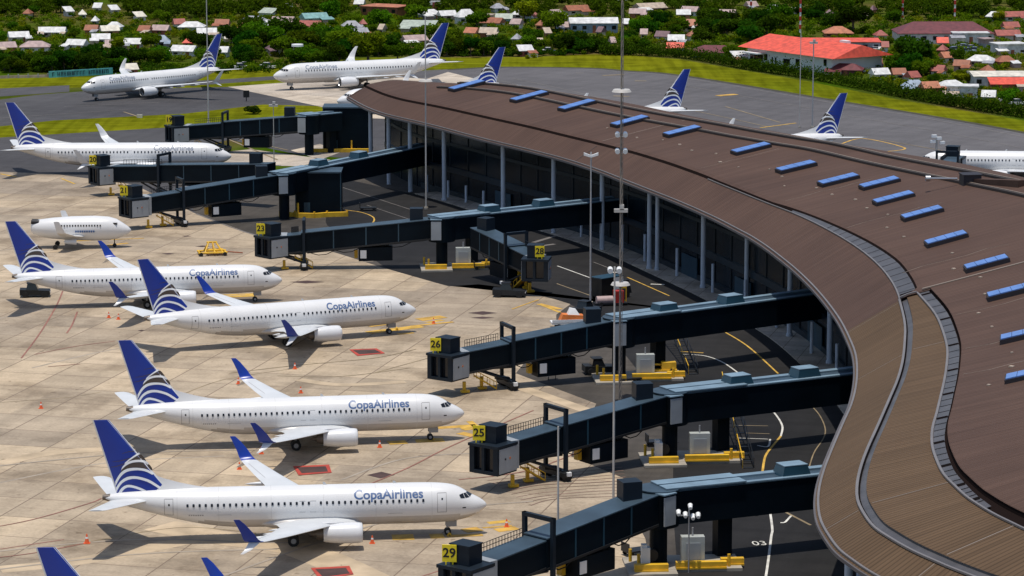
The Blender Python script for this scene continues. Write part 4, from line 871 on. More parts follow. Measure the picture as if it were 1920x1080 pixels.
    for q in (-1, 1):
        for r in (-.45, .45):
            p = hp+n*q*(w1+.15)+n*r; mb = MB(); mb.cyl(p-n*.2+Vector((0,0,.55)), p+n*.2+Vector((0,0,.55)), .55, n=20); mb.build('wheel', M['tyre'], cr, O, smooth=40)
    p = hp+n*(w1+.9); mb = MB(); mb.box((p.x, p.y, .85), (.5,.5,.4), .4); mb.build('drive_lamp', M['white'], cr, O)
    # cab stair with yellow rails
    mb = MB(); sA = Ac+t*1.2+n*(w1-.9); sB = sA+t*2.6
    mb.beam(sA, sB, .4, zt0-H-.5, zt0-H-.3, .1, .3)
    for q in (-.42, .42):
        a, b = sA+n*q, sB+n*q; mb.cyl((a.x,a.y,zt0-H+.3), (b.x,b.y,1.0), .05, n=6)
        for k in range(4):
            c = a+(b-a)*k/3; zz = zt0-H+.3+(1.0-zt0+H-.3)*k/3; mb.cyl((c.x,c.y,zz-.9), (c.x,c.y,zz), .04, n=6)
    mb.build('cab_stair', M['yel'], root, O)
    for q, sx in ((w1-.5, .2), (w1-1.6, 2.9)):
        mb = MB(); p = Ac+n*q-t*.6+t*sx; mb.box((p.x, p.y, .8), (.35,.35,1.6 if sx > 1 else 1.2), .3); mb.box((p.x+.1, p.y, .25), (1.0,.7,.3), .3); mb.build('support_leg', M['yel'], root, O)
    # equipment box hung below
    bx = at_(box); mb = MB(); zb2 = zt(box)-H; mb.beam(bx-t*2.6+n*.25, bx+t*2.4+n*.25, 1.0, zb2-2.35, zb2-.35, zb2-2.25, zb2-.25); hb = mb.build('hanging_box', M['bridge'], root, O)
    mb = MB()
    for r in (-1.8, 1.8): p = bx+t*r; mb = MB(); mb.cyl((p.x,p.y,zb2-.35), (p.x,p.y,zb2+.05), .1, n=6); mb.build('hanger', M['steel'], hb, O)
    p = bx-t*1.9+n*1.28; mb = MB(); mb.beam(p-t*.45, p+t*.45, .04, zb2-1.9, zb2-.7, zb2-1.9, zb2-.7); mb.build('white_placard', M['white'], hb, O)
    p = bx-t*3.0-n*.5; mb = MB(); mb.box((p.x, p.y, zb2-1.5), (.5,.7,1.2), math.atan2(t.y,t.x)); mb.build('yellow_motor', M['yel'], hb, O)
    # roof unit at the head
    hu = at_(.9); mb = MB(); mb.box((hu.x-n.x*.3, hu.y-n.y*.3, zt(.9)+.9), (1.9,1.8,1.8), math.atan2(t.y,t.x)*.4); mb.build('roof_unit', M['bunit'], root, O)
    if rotunda:
        rc = Bc+t*1.6
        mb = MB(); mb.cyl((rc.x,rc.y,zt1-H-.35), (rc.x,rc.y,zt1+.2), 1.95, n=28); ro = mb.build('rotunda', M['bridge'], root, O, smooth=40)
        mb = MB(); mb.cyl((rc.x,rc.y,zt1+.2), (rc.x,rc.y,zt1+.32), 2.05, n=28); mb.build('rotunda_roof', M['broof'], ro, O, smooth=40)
        mb = MB(); p = Bc+n*(w1+.75)+t*.75; mb.beam(p-t*.75, p+t*.75, .09, zt1-H+.1, zt1-.1, zt1-H+.1, zt1-.1); mb.build('rotunda_panel', M['bgrey'], root, O)
        mb = MB(); p = Bc+n*(w1+.25)+t*.75; mb.beam(p-t*.85, p+t*.85, .62, zt1+.1, zt1+.22, zt1+.1, zt1+.22); mb.build('panel_hood', M['bpale'], root, O)
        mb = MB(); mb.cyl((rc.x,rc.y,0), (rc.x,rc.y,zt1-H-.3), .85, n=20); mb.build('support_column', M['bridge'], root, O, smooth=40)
        if fixed:
            F1 = spot(*fixed, zt1+.1); F1.z = 0
            F0 = B+t*1.8; ft = (F1-F0).normalized(); fn_ = Vector((ft.y, -ft.x, 0))
            if fn_.y > 0: fn_ = -fn_
            F0c, F1c = F0-fn_*w2, F1-fn_*w2+ft*5
            LF = (F1c-F0c).length
            z0_, z1_ = zt1+.05, zt1+.15
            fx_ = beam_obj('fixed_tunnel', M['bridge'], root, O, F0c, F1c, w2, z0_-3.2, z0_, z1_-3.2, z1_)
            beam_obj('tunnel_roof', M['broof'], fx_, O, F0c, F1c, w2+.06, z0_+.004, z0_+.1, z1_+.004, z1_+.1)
            e = fn_*(w2-.35); beam_obj('roof_edge', M['bpale'], fx_, O, F0c+e, F1c+e, .3, z0_+.104, z0_+.2, z1_+.104, z1_+.2)
            e = -fn_*(w2-.55); beam_obj('roof_edge', M['bpale'], fx_, O, F0c+e, F1c+e, .45, z0_+.104, z0_+.28, z1_+.104, z1_+.28)
            pe = F0c+ft*min(LF*.38, 8.5)
            for q in (-.55, .55):
                e = fn_*(w2*q*1.1); beam_obj('roof_panel', M['bpale'], fx_, O, F0c+e-ft*.6, pe+e, w2*.5, z0_+.3, z0_+.42, z0_+.3, z0_+.42)
            for u in fix_boxes:
                s = u; p = F0c+(F1c-F0c)*s; mb = MB()
                q = ft*1.55; r = fn_*1.1; c = p
                mb.hexa([c-q-r+Vector((0,0,z0_+.1)), c+q-r+Vector((0,0,z0_+.1)), c+q+r+Vector((0,0,z0_+.1)), c-q+r+Vector((0,0,z0_+.1)), c-q*.8-r*.8+Vector((0,0,z0_+1.15)), c+q*.8-r*.8+Vector((0,0,z0_+1.15)), c+q*.8+r*.8+Vector((0,0,z0_+1.15)), c-q*.8+r*.8+Vector((0,0,z0_+1.15))])
                ru = mb.build('roof_ventilator', M['bteal'], fx_, O)
                mb = MB(); mb.hexa([c-q*.82-r*.82+Vector((0,0,z0_+1.154)), c+q*.82-r*.82+Vector((0,0,z0_+1.154)), c+q*.82+r*.82+Vector((0,0,z0_+1.154)), c-q*.82+r*.82+Vector((0,0,z0_+1.154))]+[c-q*.82-r*.82+Vector((0,0,z0_+1.23)), c+q*.82-r*.82+Vector((0,0,z0_+1.23)), c+q*.82+r*.82+Vector((0,0,z0_+1.23)), c-q*.82+r*.82+Vector((0,0,z0_+1.23))]); mb.build('ventilator_lid', M['bpale'], ru, O)
            # second column, cabinets and island under the head
            p = F0c+ft*6.2; mb = MB(); mb.box((p.x,p.y,(zt1-3.2)/2), (1.5,1.2,zt1-3.2), math.atan2(ft.y,ft.x)); mb.build('support_column', M['bridge'], root, O)
            return root, rc, F0c, ft, fn_, zt1
    return root, Bc, None, t, n, zt1
def island(rc, ft, fn_, label, white=True):
    ft = Vector((1, .07, 0)).normalized(); fn_ = Vector((ft.y, -ft.x, 0)); c = rc+ft*2.6
    i = thing('concrete_island', label.lower()+' concrete island with yellow barriers under the bridge head', 'traffic island', (c.x, c.y, 0), 0, 'bridge islands'); O = i.location; ya = math.atan2(ft.y, ft.x)
    mb = MB(); mb.box((c.x, c.y, .16), (10.2, 5.2, .3), ya); mb.box((c.x+fn_.x*1.0-ft.x*3.5, c.y+fn_.y*1.0-ft.y*3.5, .16), (4.6, 6.4, .26), ya); mb.build('kerb_slab', M['isl'], i, O)
    for a, b, l in ((1.2, 2.3, 4.8), (-3.6, 3.0, 3.2), (4.3, 1.2, 2.2)):
        p = c+ft*a+fn_*b; mb = MB(); mb.beam(p-ft*l/2, p+ft*l/2, .32, .3, .95, .3, .95); mb.beam(p-ft*l/2, p+ft*l/2, .42, .29, .45, .29, .45); mb.build('yellow_barrier', M['yel'], i, O)
    for a, b in ((3.9, 1.9), (-4.6, 1.2), (-5.2, -.6)):
        p = c+ft*a+fn_*b; mb = MB(); mb.cyl((p.x,p.y,.3), (p.x,p.y,1.5), .16, n=10); mb.build('yellow_post', M['yel'], i, O, smooth=40)
    p = c+ft*.5+fn_*1.3
    k = thing('utility_cabinet', 'grey utility cabinet beside the column on the '+label.lower()+' island', 'cabinet', (p.x, p.y, .31), 0, 'cabinets on the bridge islands'); O2 = k.location
    mb = MB(); mb.box((p.x,p.y,1.75), (2.2,1.0,2.85), ya); mb.build('housing', M['cab'], k, O2)
    mb = MB(); q = p+fn_*.53; mb.beam(q-ft*.7, q+ft*.7, .03, 1.0, 2.6, 1.0, 2.6); mb.build('door', M['bgrey'], k, O2)
    mb = MB(); mb.cyl((p.x,p.y,3.15), (p.x,p.y,4.0), .09, n=8); mb.build('riser_pipe', M['pole'], k, O2)
    if white:
        p = c-ft*4.0+fn_*1.6
        k = thing('hose_reel', 'white ground power unit with hose at the left end of the '+label.lower()+' island', 'power unit', (p.x, p.y, .31), 0, 'power units on the bridge islands'); O2 = k.location
        mb = MB(); mb.box((p.x,p.y,1.3), (.8,.9,1.9), ya); mb.box((p.x-.15,p.y,2.35), (.5,.7,.35), ya); mb.build('housing', M['white'], k, O2)
        mb = MB(); mb.cyl(p+Vector((.6,-.3,1.5)), p+Vector((.6,.3,1.5)), .6, n=18); mb.build('reel', M['black'], k, O2, smooth=40)
def stair(p0, p1, z1, label):
    s = thing('access_stair', label, 'stairs', (p1.x, p1.y, 0), 0, 'stairs beside the bridge columns'); O = s.location
    d = (p1-p0).normalized(); n = Vector((-d.y, d.x, 0))
    for k in range(14):
        a = k/13; p = p0+(p1-p0)*a; z = z1*(1-a); mb = MB(); mb.box((p.x,p.y,z+.05), (.35,1.1,.06), math.atan2(d.y,d.x)); mb.build('tread', M['steel'], s, O)
    for q in (-.6, .6):
        a, b = p0+n*q, p1+n*q; mb = MB(); mb.beam(a, b, .05, z1-.25, z1+.1, -.02, .3); mb.build('stringer', M['steel'], s, O)
        mb = MB(); mb.cyl((a.x,a.y,z1+1.1), (b.x,b.y,1.1), .05, n=6)
        for k in range(8):
            c = a+(b-a)*k/7; z = z1*(1-k/7); mb.cyl((c.x,c.y,z), (c.x,c.y,z+1.1), .03, n=5)
        mb.build('handrail', M['yel'] if q < 0 else M['steel'], s, O)
def service_block(name, label, uv, w_, d_, h, rot=0):
    p = spot(*uv); b = thing(name, label, 'service tower', (p.x, p.y, 0), rot); 
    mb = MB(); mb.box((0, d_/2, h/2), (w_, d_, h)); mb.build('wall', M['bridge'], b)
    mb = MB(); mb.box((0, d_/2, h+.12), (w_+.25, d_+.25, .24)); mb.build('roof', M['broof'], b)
    mb = MB(); mb.box((-w_*.25, -.03, 1.1), (1.0,.06,2.1)); mb.build('door', M['bteal'], b)
    for sx in (-.5, .5):
        mb = MB(); mb.box((w_*sx, -.02, h/2), (.16,.1,h-.1)); mb.build('corner_trim', M['bteal'], b)
    return b, p

B1 = jet_bridge('boarding bridge of gate 29, nearest at the bottom of the photo', (931,1049), (1235,930), (1534,894), '29', 233, fix_boxes=(.66,), hoop=.30)
island(B1[1], B1[3], B1[4], 'Nearest')
B2 = jet_bridge('boarding bridge of gate 25, second up from the bottom', (972,824), (1250,745), (1600,704), '25', 233, fix_boxes=(.30,.62), hoop=.28)
island(B2[1], B2[3], B2[4], 'Second')
B3 = jet_bridge('boarding bridge of gate 26, third up, beside two tall masts', (879,658), (1148,604), (1500,558), '26', 233, fix_boxes=(.22,.54), hoop=.28)
island(B3[1], B3[3], B3[4], 'Third', False)
B4 = jet_bridge('boarding bridge of gate 23, left arm of the forked pair in the middle', (537,441), (808,413), (1120,381), '23', 222, fix_boxes=(.28,.58), hoop=.10)
island(B4[1], B4[3], B4[4], 'Middle', False)
B4b = jet_bridge('boarding bridge of gate 28, right arm of the forked pair, cab facing the camera', (985,478), (882,428), None, '28', 262, hoop=.3, rotunda=False, zc=5.4, sign_yaw=4, sign_off=(.9,.6), box=.5)
B5 = jet_bridge('boarding bridge of gate 21 joined to the tall dark square tower', (283,368), (520,330), (785,279), '21', 218, fix_boxes=(.25,.52), hoop=.23, box=.6)
B6 = jet_bridge('boarding bridge of gate 20 hiding the middle of the far white airliner', (207,311), (500,309), None, '20', 215, hoop=.30, box=.55, rotunda=False)
B7 = jet_bridge('farthest boarding bridge of gate 19 in front of the grass strip', (352,235), (560,219), (600,216.5), '19', 210, hoop=.30, box=.62)
B8 = jet_bridge('boarding bridge behind the roof ridge at the right, against the white nose', (1806,292), (1760,334), None, None, 250, hoop=.3, rotunda=False)
sb, p = service_block('service_tower', 'tall dark square tower at the head of the gate 21 bridge', (597,404), 7.4, 5.5, 7.0)
bar = thing('safety_barrier', 'yellow zigzag barrier round the foot of the tall dark tower', 'barrier', (p.x, p.y, 0))
mb = MB(); pts = [Vector(q) for q in ((-6.2,-1.6,0),(-3.8,-1.0,0),(-3.2,-2.2,0),(-.5,-2.6,0),(1.5,-1.6,0),(4.8,-.9,0))]
for a, b in zip(pts[:-1], pts[1:]): mb.beam(a, b, .3, 0, .75, 0, .75)
mb.build('rail', M['yel'], bar)
for k, q in enumerate(pts):
    mb = MB(); mb.cyl(q, q+Vector((0,0,2.4 if k == 2 else 1.0)), .17, n=10); mb.build('post', M['yel'], bar, smooth=40)
sb, p = service_block('service_tower', 'dark blue block between the farthest bridge and the roof tip', (650,284), 8.8, 6, 8.2)
bar = thing('safety_barrier', 'yellow barrier along the foot of the dark blue block by the roof tip', 'barrier', (p.x, p.y, 0))
mb = MB(); mb.beam((-6.5,-1.2), (4.5,-1.2), .3, 0, .7, 0, .7); mb.build('rail', M['yel'], bar)
for x in (-3.5, 1.0):
    mb = MB(); mb.cyl((x,-1.0,0), (x,-1.0,2.2), .15, n=10); mb.build('post', M['yel'], bar, smooth=40)
stair(spot(1366,792)+Vector((0,3,0)), spot(1403,878), 4.2, 'steep dark stair with yellow rail beside the gate 25 bridge columns')
stair(spot(1256,655)+Vector((0,3,0)), spot(1300,702), 4.0, 'steep dark stair with yellow rail beside the gate 26 bridge columns')

# ------------------------------------------------------------------ masts and lamps
def mast(label, base, top_v, r0, r1, m, heads=(), lattice=False, cat='mast', name='light_mast', top_z=None, group=None, bands=None):
    p = spot(*base); s = CAM_F/(p.y*math.cos(CAM_T)+CAM_H*math.sin(CAM_T)); h = top_z or (base[1]-top_v)/s/.975
    o = thing(name, label, cat, (p.x, p.y, 0), 0, group)
    mb = MB(); mb.cyl((0,0,0), (0,0,h), r0, r1, 10); mb.build('shaft', m, o, smooth=40)
    mb = MB(); mb.cyl((0,0,0), (0,0,.35), r0*2.4, r0*2.4, 12); mb.build('base_plate', M['isl'], o)
    if lattice:
        mb = MB()
        for k in range(3):
            a = 2*math.pi*k/3; mb.cyl((.24*math.cos(a),.24*math.sin(a),0), (.16*math.cos(a),.16*math.sin(a),h*.98), .035, n=5)
        for k in range(int(h/1.2)):
            z = k*1.2; r = .24-.08*z/h
            for q in range(3):
                a, b = 2*math.pi*q/3, 2*math.pi*(q+1)/3; mb.cyl((r*math.cos(a),r*math.sin(a),z), (r*math.cos(b),r*math.sin(b),z+1.2), .03, n=4)
        mb.build('lattice', M['rusty'], o)
    if bands:
        for k in range(bands):
            z = h*(k/bands); mb = MB(); mb.cyl((0,0,z), (0,0,z+h/bands/2), r0*1.15, r0*1.15, 10); mb.build('red_band', M['red'], o)
    for kind, v in heads:
        z = (base[1]-v)/s/.975; mb = MB()
        if kind == 'ring': mb.cyl((0,0,z-.15), (0,0,z+.15), 1.15, .95, 20); mb.build('lamp_ring', M['polew'], o, smooth=40)
        elif kind == 'vee':
            for q in (-1, 1): mb.hexa([(0,-.2,z-.3),(q*1.0,-.2,z),(q*1.0,.2,z),(0,.2,z-.3),(0,-.2,z),(q*1.0,-.2,z+.38),(q*1.0,.2,z+.38),(0,.2,z)])
            mb.build('lamp_head', M['white'], o)
        elif kind == 'cam':
            for q in (-.45, .45): mb.cyl((q,-.5,z), (q,.3,z+.1), .28, n=10)
            mb.cyl((-.6,0,z-.2), (.6,0,z-.2), .06, n=6); mb.build('lamp_head', M['white'], o, smooth=40)
        elif kind == 'bar': mb.box((0,0,z), (1.6,.5,.4)); mb.box((.1,0,z+.4), (.5,.5,.6)); mb.build('lamp_head', M['polew'], o)
    return o
mast('tallest lattice mast, rising past the gate 26 bridge to the top of the photo', (1162,757), 6, .09, .06, M['rusty'], (('cam',15),('ring',182),('cam',262),('cam',292),('ring',534),('bar',400)), True, name='lattice_mast')
mast('slim pale mast in front of the lattice mast, foot by the gate 29 bridge', (1150,948), 505, .13, .09, M['polew'], (('cam',512),))
mast('grey lamp post with white v-shaped lamp head against the brown roof', (1107,570), 290, .15, .10, M['pole'], (('vee',296),), cat='lamp post', name='lamp_post')
mast('thin pale mast with a lamp ring in front of the narrow roof end', (799,392), 40, .15, .09, M['polew'], (('ring',156),))
mast('thin mast beside the taxiing airliner, top out of the photo', (391,232), -18, .15, .09, M['polew'], ())
mast('thin pale pole standing by the hoop of the nearest bridge', (1046,1088), 800, .12, .08, M['polew'], ())
mast('left one of two thin poles behind the right airliner tail', (1499,240), 62, .10, .07, M['polew'], ())
mast('right one of two thin poles with white head above the red school roof', (1523,240), 82, .15, .11, M['pole'], (('bar',84),))
mast('short thin lamp post in front of the farthest bridge', (514,312), 196, .09, .07, M['polew'], (('bar',200),), cat='lamp post', name='lamp_post')
for (u, v, tv, l) in ((1408,25,-40,'red and white radio mast in the trees, leftmost of three at the top right'), (1500,70,-40,'red and white radio mast above the red school roof'), (1692,36,-30,'thin radio mast left of the maroon roof'), (1790,38,-30,'red and white radio mast above the maroon roof')):
    mast(l, (u, v), tv, .28, .2, M['white'], (), cat='radio mast', name='radio_mast', bands=5, top_z=11)
# floodlight cluster on the nearest bridge island
p = spot(1291,1074); o = thing('floodlight_cluster', 'white floodlight cluster on a pipe above the grey cabinet of the nearest island', 'floodlight', (p.x, p.y, 0))
mb = MB(); mb.cyl((0,0,.02), (0,0,6.4), .07, n=8); mb.build('pole', M['pole'], o)
for dx, dz in ((-1.0,5.8),(-.35,5.6),(.35,5.4),(.85,5.55),(.1,6.4)):
    mb = MB(); mb.cyl((dx,-.35,dz-.1), (dx,.2,dz+.1), .17, .24, 12); mb.build('lamp', M['white'], o, smooth=40)
mb = MB(); mb.box((0,0,5.55), (2.2,.1,.1)); mb.build('cross_bar', M['pole'], o)
# floodlight tower by the right airliner
p = spot(1755,312); o = thing('floodlight_post', 'small white floodlight post beside the white nose at the right edge', 'floodlight', (p.x, p.y, 0))
mb = MB(); mb.cyl((0,0,0), (0,0,5.2), .22, .18, n=8); mb.build('pole', M['polew'], o)
for dx, dz in ((-.7,4.6),(-.5,5.6),(.4,5.2),(1.0,4.4)):
    mb = MB(); mb.box((dx,-.2,dz), (.9,.5,.5), .3); mb.build('lamp', M['white'], o)

# ------------------------------------------------------------------ ground equipment
cone0 = None
CN = [(163,1019,'by the fin of the nearest airliner'),(77,766,'alone at the left edge of the apron'),(449,880,'between the two nearest airliners, near the lower winglet'),(490,851,'under the near wing tip of the gate 25 airliner'),(553,692,'on the yellow line behind the gate 25 airliner'),(447,720,'left of the raised winglet of the gate 25 airliner'),(564,737,'above the fuselage of the gate 25 airliner'),(698,1019,'in front of the engine of the nearest airliner'),(712,839,'in front of the engine of the gate 25 airliner'),(222,599,'below the tail of the far row, right of a pair'),(204,596,'below the tail of the far row, left of a pair'),(813,607,'on the yellow marking by the angled airliner nose'),(950,988,'on the yellow line ahead of the nearest nose')]
for u, v, l in CN:
    p = spot(u, v)
    if cone0 is None:
        cone0 = thing('traffic_cone', 'orange traffic cone '+l, 'cone', p, 0, 'traffic cones on the apron')
        mb = MB(); mb.box((0,0,.04), (.62,.62,.08)); mb.cyl((0,0,.08), (0,0,.95), .24, .06, 14); mb.build('body', M['cone'], cone0, smooth=40)
        mb = MB(); mb.cyl((0,0,.5), (0,0,.68), .155, .122, 14); mb.build('white_band', M['white'], cone0, smooth=40); index_kids()
    else:
        c = dup(cone0); c.location = p; c.scale = (.85,.85,.85); c['label'] = 'orange traffic cone '+l
# yellow tow gear
p = spot(398,478); o = thing('tow_cradle', 'yellow tow cradle standing on the open concrete left of the gate 23 cab', 'ground equipment', p, .2)
mb = MB()
for y in (-1.1, 1.1): mb.cyl((-2.2,y,.5), (2.2,y,.5), .14, n=8)
for x in (-2, -.7, .7, 2): mb.cyl((x,-1.2,.5), (x,1.2,.5), .12, n=8)
for x in (-1.2, .3, 1.5): mb.cyl((x,-1,.5), (x*.4,.4,1.9), .12, n=8); mb.cyl((x,1,.5), (x*.4,.4,1.9), .12, n=8)
mb.cyl((-.8,.4,1.9), (.8,.4,1.9), .14, n=8); mb.build('frame', M['yel'], o)
for x in (-1.8, 1.8):
    for y in (-1.35, 1.35):
        mb = MB(); mb.cyl((x,y-.1,.3), (x,y+.1,.3), .3, n=14); mb.build('wheel', M['tyre'], o, smooth=40)
mb = MB(); mb.box((.4,0,.75), (2.6,1.6,.25)); mb.build('deck', M['yel'], o); mb = MB(); mb.cyl((2.2,0,.45), (4.6,-.4,.25), .1, n=8); mb.build('tow_bar', M['h_rust'], o)
def tug(name, label, p, rz, m, m2, cab=True, L=4.2, W=2.0):
    o = thing(name, label, 'tug', p, rz)
    mb = MB(); mb.hexa([(-L/2,-W/2,.35),(L/2,-W/2,.35),(L/2,W/2,.35),(-L/2,W/2,.35),(-L/2,-W/2,1.15),(L/2,-W/2,.95),(L/2,W/2,.95),(-L/2,W/2,1.15)]); mb.build('body', m, o)
    if cab:
        mb = MB(); mb.hexa([(-1.2,-W*.42,1.1),(.5,-W*.42,1.05),(.5,W*.42,1.05),(-1.2,W*.42,1.1),(-1.0,-W*.36,1.95),(.1,-W*.36,1.95),(.1,W*.36,1.95),(-1.0,W*.36,1.95)]); c = mb.build('cab', m2, o)
        mb = MB(); mb.box((-.45,0,1.98), (1.3,W*.78,.08)); mb.build('cab_roof', m, c)
    for x in (-L*.32, L*.32):
        for y in (-W/2, W/2):
            mb = MB(); mb.cyl((x,y-.15,.42), (x,y+.15,.42), .42, n=18); mb.build('wheel', M['tyre'], o, smooth=40)
    for y in (-.6, .6):
        mb = MB(); mb.box((L/2+.03,y,.7), (.08,.3,.2)); mb.build('headlight', M['white'], o)
    return o
tug('aircraft_tug', 'dark low tug under the tail of the airliner at the left edge', spot(66,556), .1, M['black'], M['glass'])
tug('baggage_tug', 'dark baggage tug pulling the orange cart beside the gate 26 bridge', spot(1100,590), .9, M['steel'], M['glass'])
tug('baggage_tug', 'small dark tug under the gate 26 bridge head', spot(1125,700), .2, M['black'], M['glass'])
tug('aircraft_tug', 'dark grey tug with big wheels below the gate 28 cab', spot(955,556), -.1, M['steel'], M['glass'], L=4.6)
p = spot(1072,614); o = thing('baggage_cart', 'white flatbed cart with an orange covered load and white bundle on top', 'cart', p, .15)
mb = MB(); mb.box((0,0,.75), (5.6,2.1,.25)); mb.box((0,-1.02,1.0), (5.6,.06,.5)); mb.build('bed', M['white'], o)
mb = MB(); mb.hexa([(-1.7,-.9,.9),(1.9,-.9,.9),(1.9,.9,.9),(-1.7,.9,.9),(-1.3,-.75,1.9),(1.5,-.75,1.7),(1.5,.75,1.7),(-1.3,.75,1.9)]); mb.build('orange_load', M['orange'], o)
mb = MB(); mb.hexa([(-.6,-.6,1.85),(1,-.6,1.75),(1,.6,1.75),(-.6,.6,1.85),(-.3,-.2,2.7),(.5,-.3,2.5),(.5,.3,2.5),(-.3,.2,2.7)]); mb.build('white_bundle', M['white'], o)
for x in (-1.9, 1.9):
    for y in (-1.0, 1.0):
        mb = MB(); mb.cyl((x,y-.1,.35), (x,y+.1,.35), .35, n=16); mb.build('wheel', M['tyre'], o, smooth=40)
p = spot(1143,560); o = thing('service_truck', 'black service truck with a white square panel by the lattice mast', 'truck', p, .75)
mb = MB(); mb.box((-.6,0,1.9), (4.2,2.3,2.6)); mb.build('box_body', M['black'], o)
mb = MB(); mb.hexa([(1.6,-1.1,.6),(3.3,-1.1,.6),(3.3,1.1,.6),(1.6,1.1,.6),(1.6,-1.1,2.5),(2.8,-1.0,2.5),(2.8,1.0,2.5),(1.6,1.1,2.5)]); mb.build('cab', M['steel'], o)
mb = MB(); mb.box((.7,-1.18,2.3), (1.5,.06,1.7)); mb.build('white_panel', M['white'], o); mb = MB(); mb.box((-.6,0,3.25), (4.3,2.4,.1)); mb.build('roof', M['bteal'], o)
for x in (-1.8, 2.3):
    for y in (-1.05, 1.05):
        mb = MB(); mb.cyl((x,y-.15,.5), (x,y+.15,.5), .5, n=18); mb.build('wheel', M['tyre'], o, smooth=40)
p = spot(1158,572); o = thing('hydrant_cart', 'red hydrant cart with a rounded pink tank beside the lattice mast', 'cart', p, .2)
mb = MB(); mb.box((.1,0,1.1), (1.3,1.2,1.9)); mb.build('cabinet', M['red'], o)
mb = MB(); mb.cyl((-3.0,0,.75), (-.7,0,.75), .6, n=18); mb.build('tank', M['h_pink'], o, smooth=40)
mb = MB(); mb.box((-1,0,.3), (4.6,1.3,.2)); mb.build('chassis', M['steel'], o)
for x in (-2.5, .3):
    for y in (-.7, .7):
        mb = MB(); mb.cyl((x,y-.1,.3), (x,y+.1,.3), .3, n=14); mb.build('wheel', M['tyre'], o, smooth=40)
p = spot(1170,565); o = thing('yellow_stand', 'tall yellow ladder stand beside the red hydrant cart', 'stand', p)
mb = MB(); mb.box((0,0,1.1), (.7,.6,2.2)); mb.build('body', M['yel'], o)
mb = MB(); mb.box((0,-.32,1.1), (.4,.04,1.6)); mb.build('panel', M['darkpaint'], o)
p = spot(1035,712); o = thing('white_stand', 'white folding sign tilted on the ground below the gate 26 hanging box', 'stand', p, .5)
mb = MB(); mb.hexa([(-.7,-.3,.5),(.6,-.3,.9),(.6,-.1,.9),(-.7,-.1,.5),(-.5,.2,1.5),(.9,.2,2.0),(.9,.35,2.0),(-.5,.35,1.5)]); mb.build('panel', M['white'], o)
mb = MB(); mb.cyl((-.5,0,0), (-.5,0,.8), .05, n=6); mb.cyl((.5,0,0), (.5,0,1.2), .05, n=6); mb.build('legs', M['steel'], o)
p = spot(1238,700); o = thing('yellow_generator', 'yellow ground generator with pipes beside the gate 26 stair', 'generator', p, .1)
mb = MB(); mb.box((1.0,0,1.0), (1.8,1.1,.9)); mb.build('engine_cover', M['yel'], o)
mb = MB(); mb.box((-.3,0,.45), (4.6,1.3,.22)); mb.build('chassis', M['yel'], o)
mb = MB(); mb.cyl((-1.6,0,.5), (-1.6,0,1.7), .16, n=8); mb.cyl((-.9,.2,.5), (-.9,.2,1.5), .14, n=8); mb.cyl((-1.6,0,1.2), (.2,0,1.1), .12, n=8); mb.build('pipework', M['yel'], o)
for x in (-1.8, 1.4):
    for y in (-.7, .7):
        mb = MB(); mb.cyl((x,y-.1,.35), (x,y+.1,.35), .35, n=14); mb.build('wheel', M['tyre'], o, smooth=40)
for u, v, h, l in ((462,190,1.6,'dark square taxiway sign on a post by the pale concrete pad'),):
    p = spot(u, v); o = thing('taxiway_sign', l, 'sign', p)
    mb = MB(); mb.box((0,0,1.6), (1.3,.2,1.5), .1); mb.build('board', M['black'], o); mb = MB(); mb.box((0,0,.45), (.2,.2,.9)); mb.build('post', M['steel'], o)
p = spot(262,221); o = thing('edge_marker', 'low white marker board on the grass strip edge', 'marker', p, -.3); mb = MB(); mb.box((0,0,.35), (1.2,.3,.7)); mb.build('board', M['h_cream'], o)
mb = MB(); mb.box((-.4,0,.02), (.1,.4,.06)); mb.build('foot', M['steel'], o)

# loose gear on the stands and under the bridge heads
dolly0 = None
for u, v, rz, l in ((1180,716,.3,'beside the gate 26 bridge head'),(1215,640,.8,'under the gate 26 fixed tunnel'),(1235,835,.2,'left of the second island'),(690,395,.1,'by the yellow curve near the tall dark tower'),(1195,1040,.5,'left of the nearest island'),(905,505,.2,'between the columns of the forked bridges')):
    p = spot(u, v)
    if dolly0 is None:
        dolly0 = thing('baggage_dolly', 'low dark baggage dolly '+l, 'dolly', p, rz, 'baggage dollies near the bridges')
        mb = MB(); mb.box((0,0,.5), (2.8,1.5,.14)); mb.box((-1.35,0,.95), (.08,1.5,.8)); mb.cyl((1.4,0,.45), (2.3,0,.25), .05, n=6); mb.build('bed', M['steel'], dolly0)
        for x in (-1, 1):
            for y in (-.65, .65):
                mb = MB(); mb.cyl((x,y-.08,.24), (x,y+.08,.24), .24, n=12); mb.build('wheel', M['tyre'], dolly0, smooth=40)
        index_kids()
    else:
        c = dup(dolly0); c.location = p; c.rotation_euler = (0,0,rz); c['label'] = 'low dark baggage dolly '+l
chock0 = None
for u, v, l in ((842,1002,'nearest airliner'),(810,823,'gate 25 airliner'),(744,618,'angled airliner')):
    p = spot(u, v)
    if chock0 is None:
        chock0 = thing('wheel_chock', 'yellow wheel chock at the nose wheel of the '+l, 'wheel chock', p, .1, 'wheel chocks')
        mb = MB(); mb.hexa([(-.25,-.5,0),(.25,-.5,0),(.25,.5,0),(-.25,.5,0),(-.06,-.5,.28),(.06,-.5,.28),(.06,.5,.28),(-.06,.5,.28)]); mb.build('wedge', M['yel'], chock0)
        mb = MB(); mb.cyl((0,-.5,.12), (0,-1.0,.05), .03, n=5); mb.build('handle', M['steel'], chock0); index_kids()
    else:
        c = dup(chock0); c.location = p; c['label'] = 'yellow wheel chock at the nose wheel of the '+l

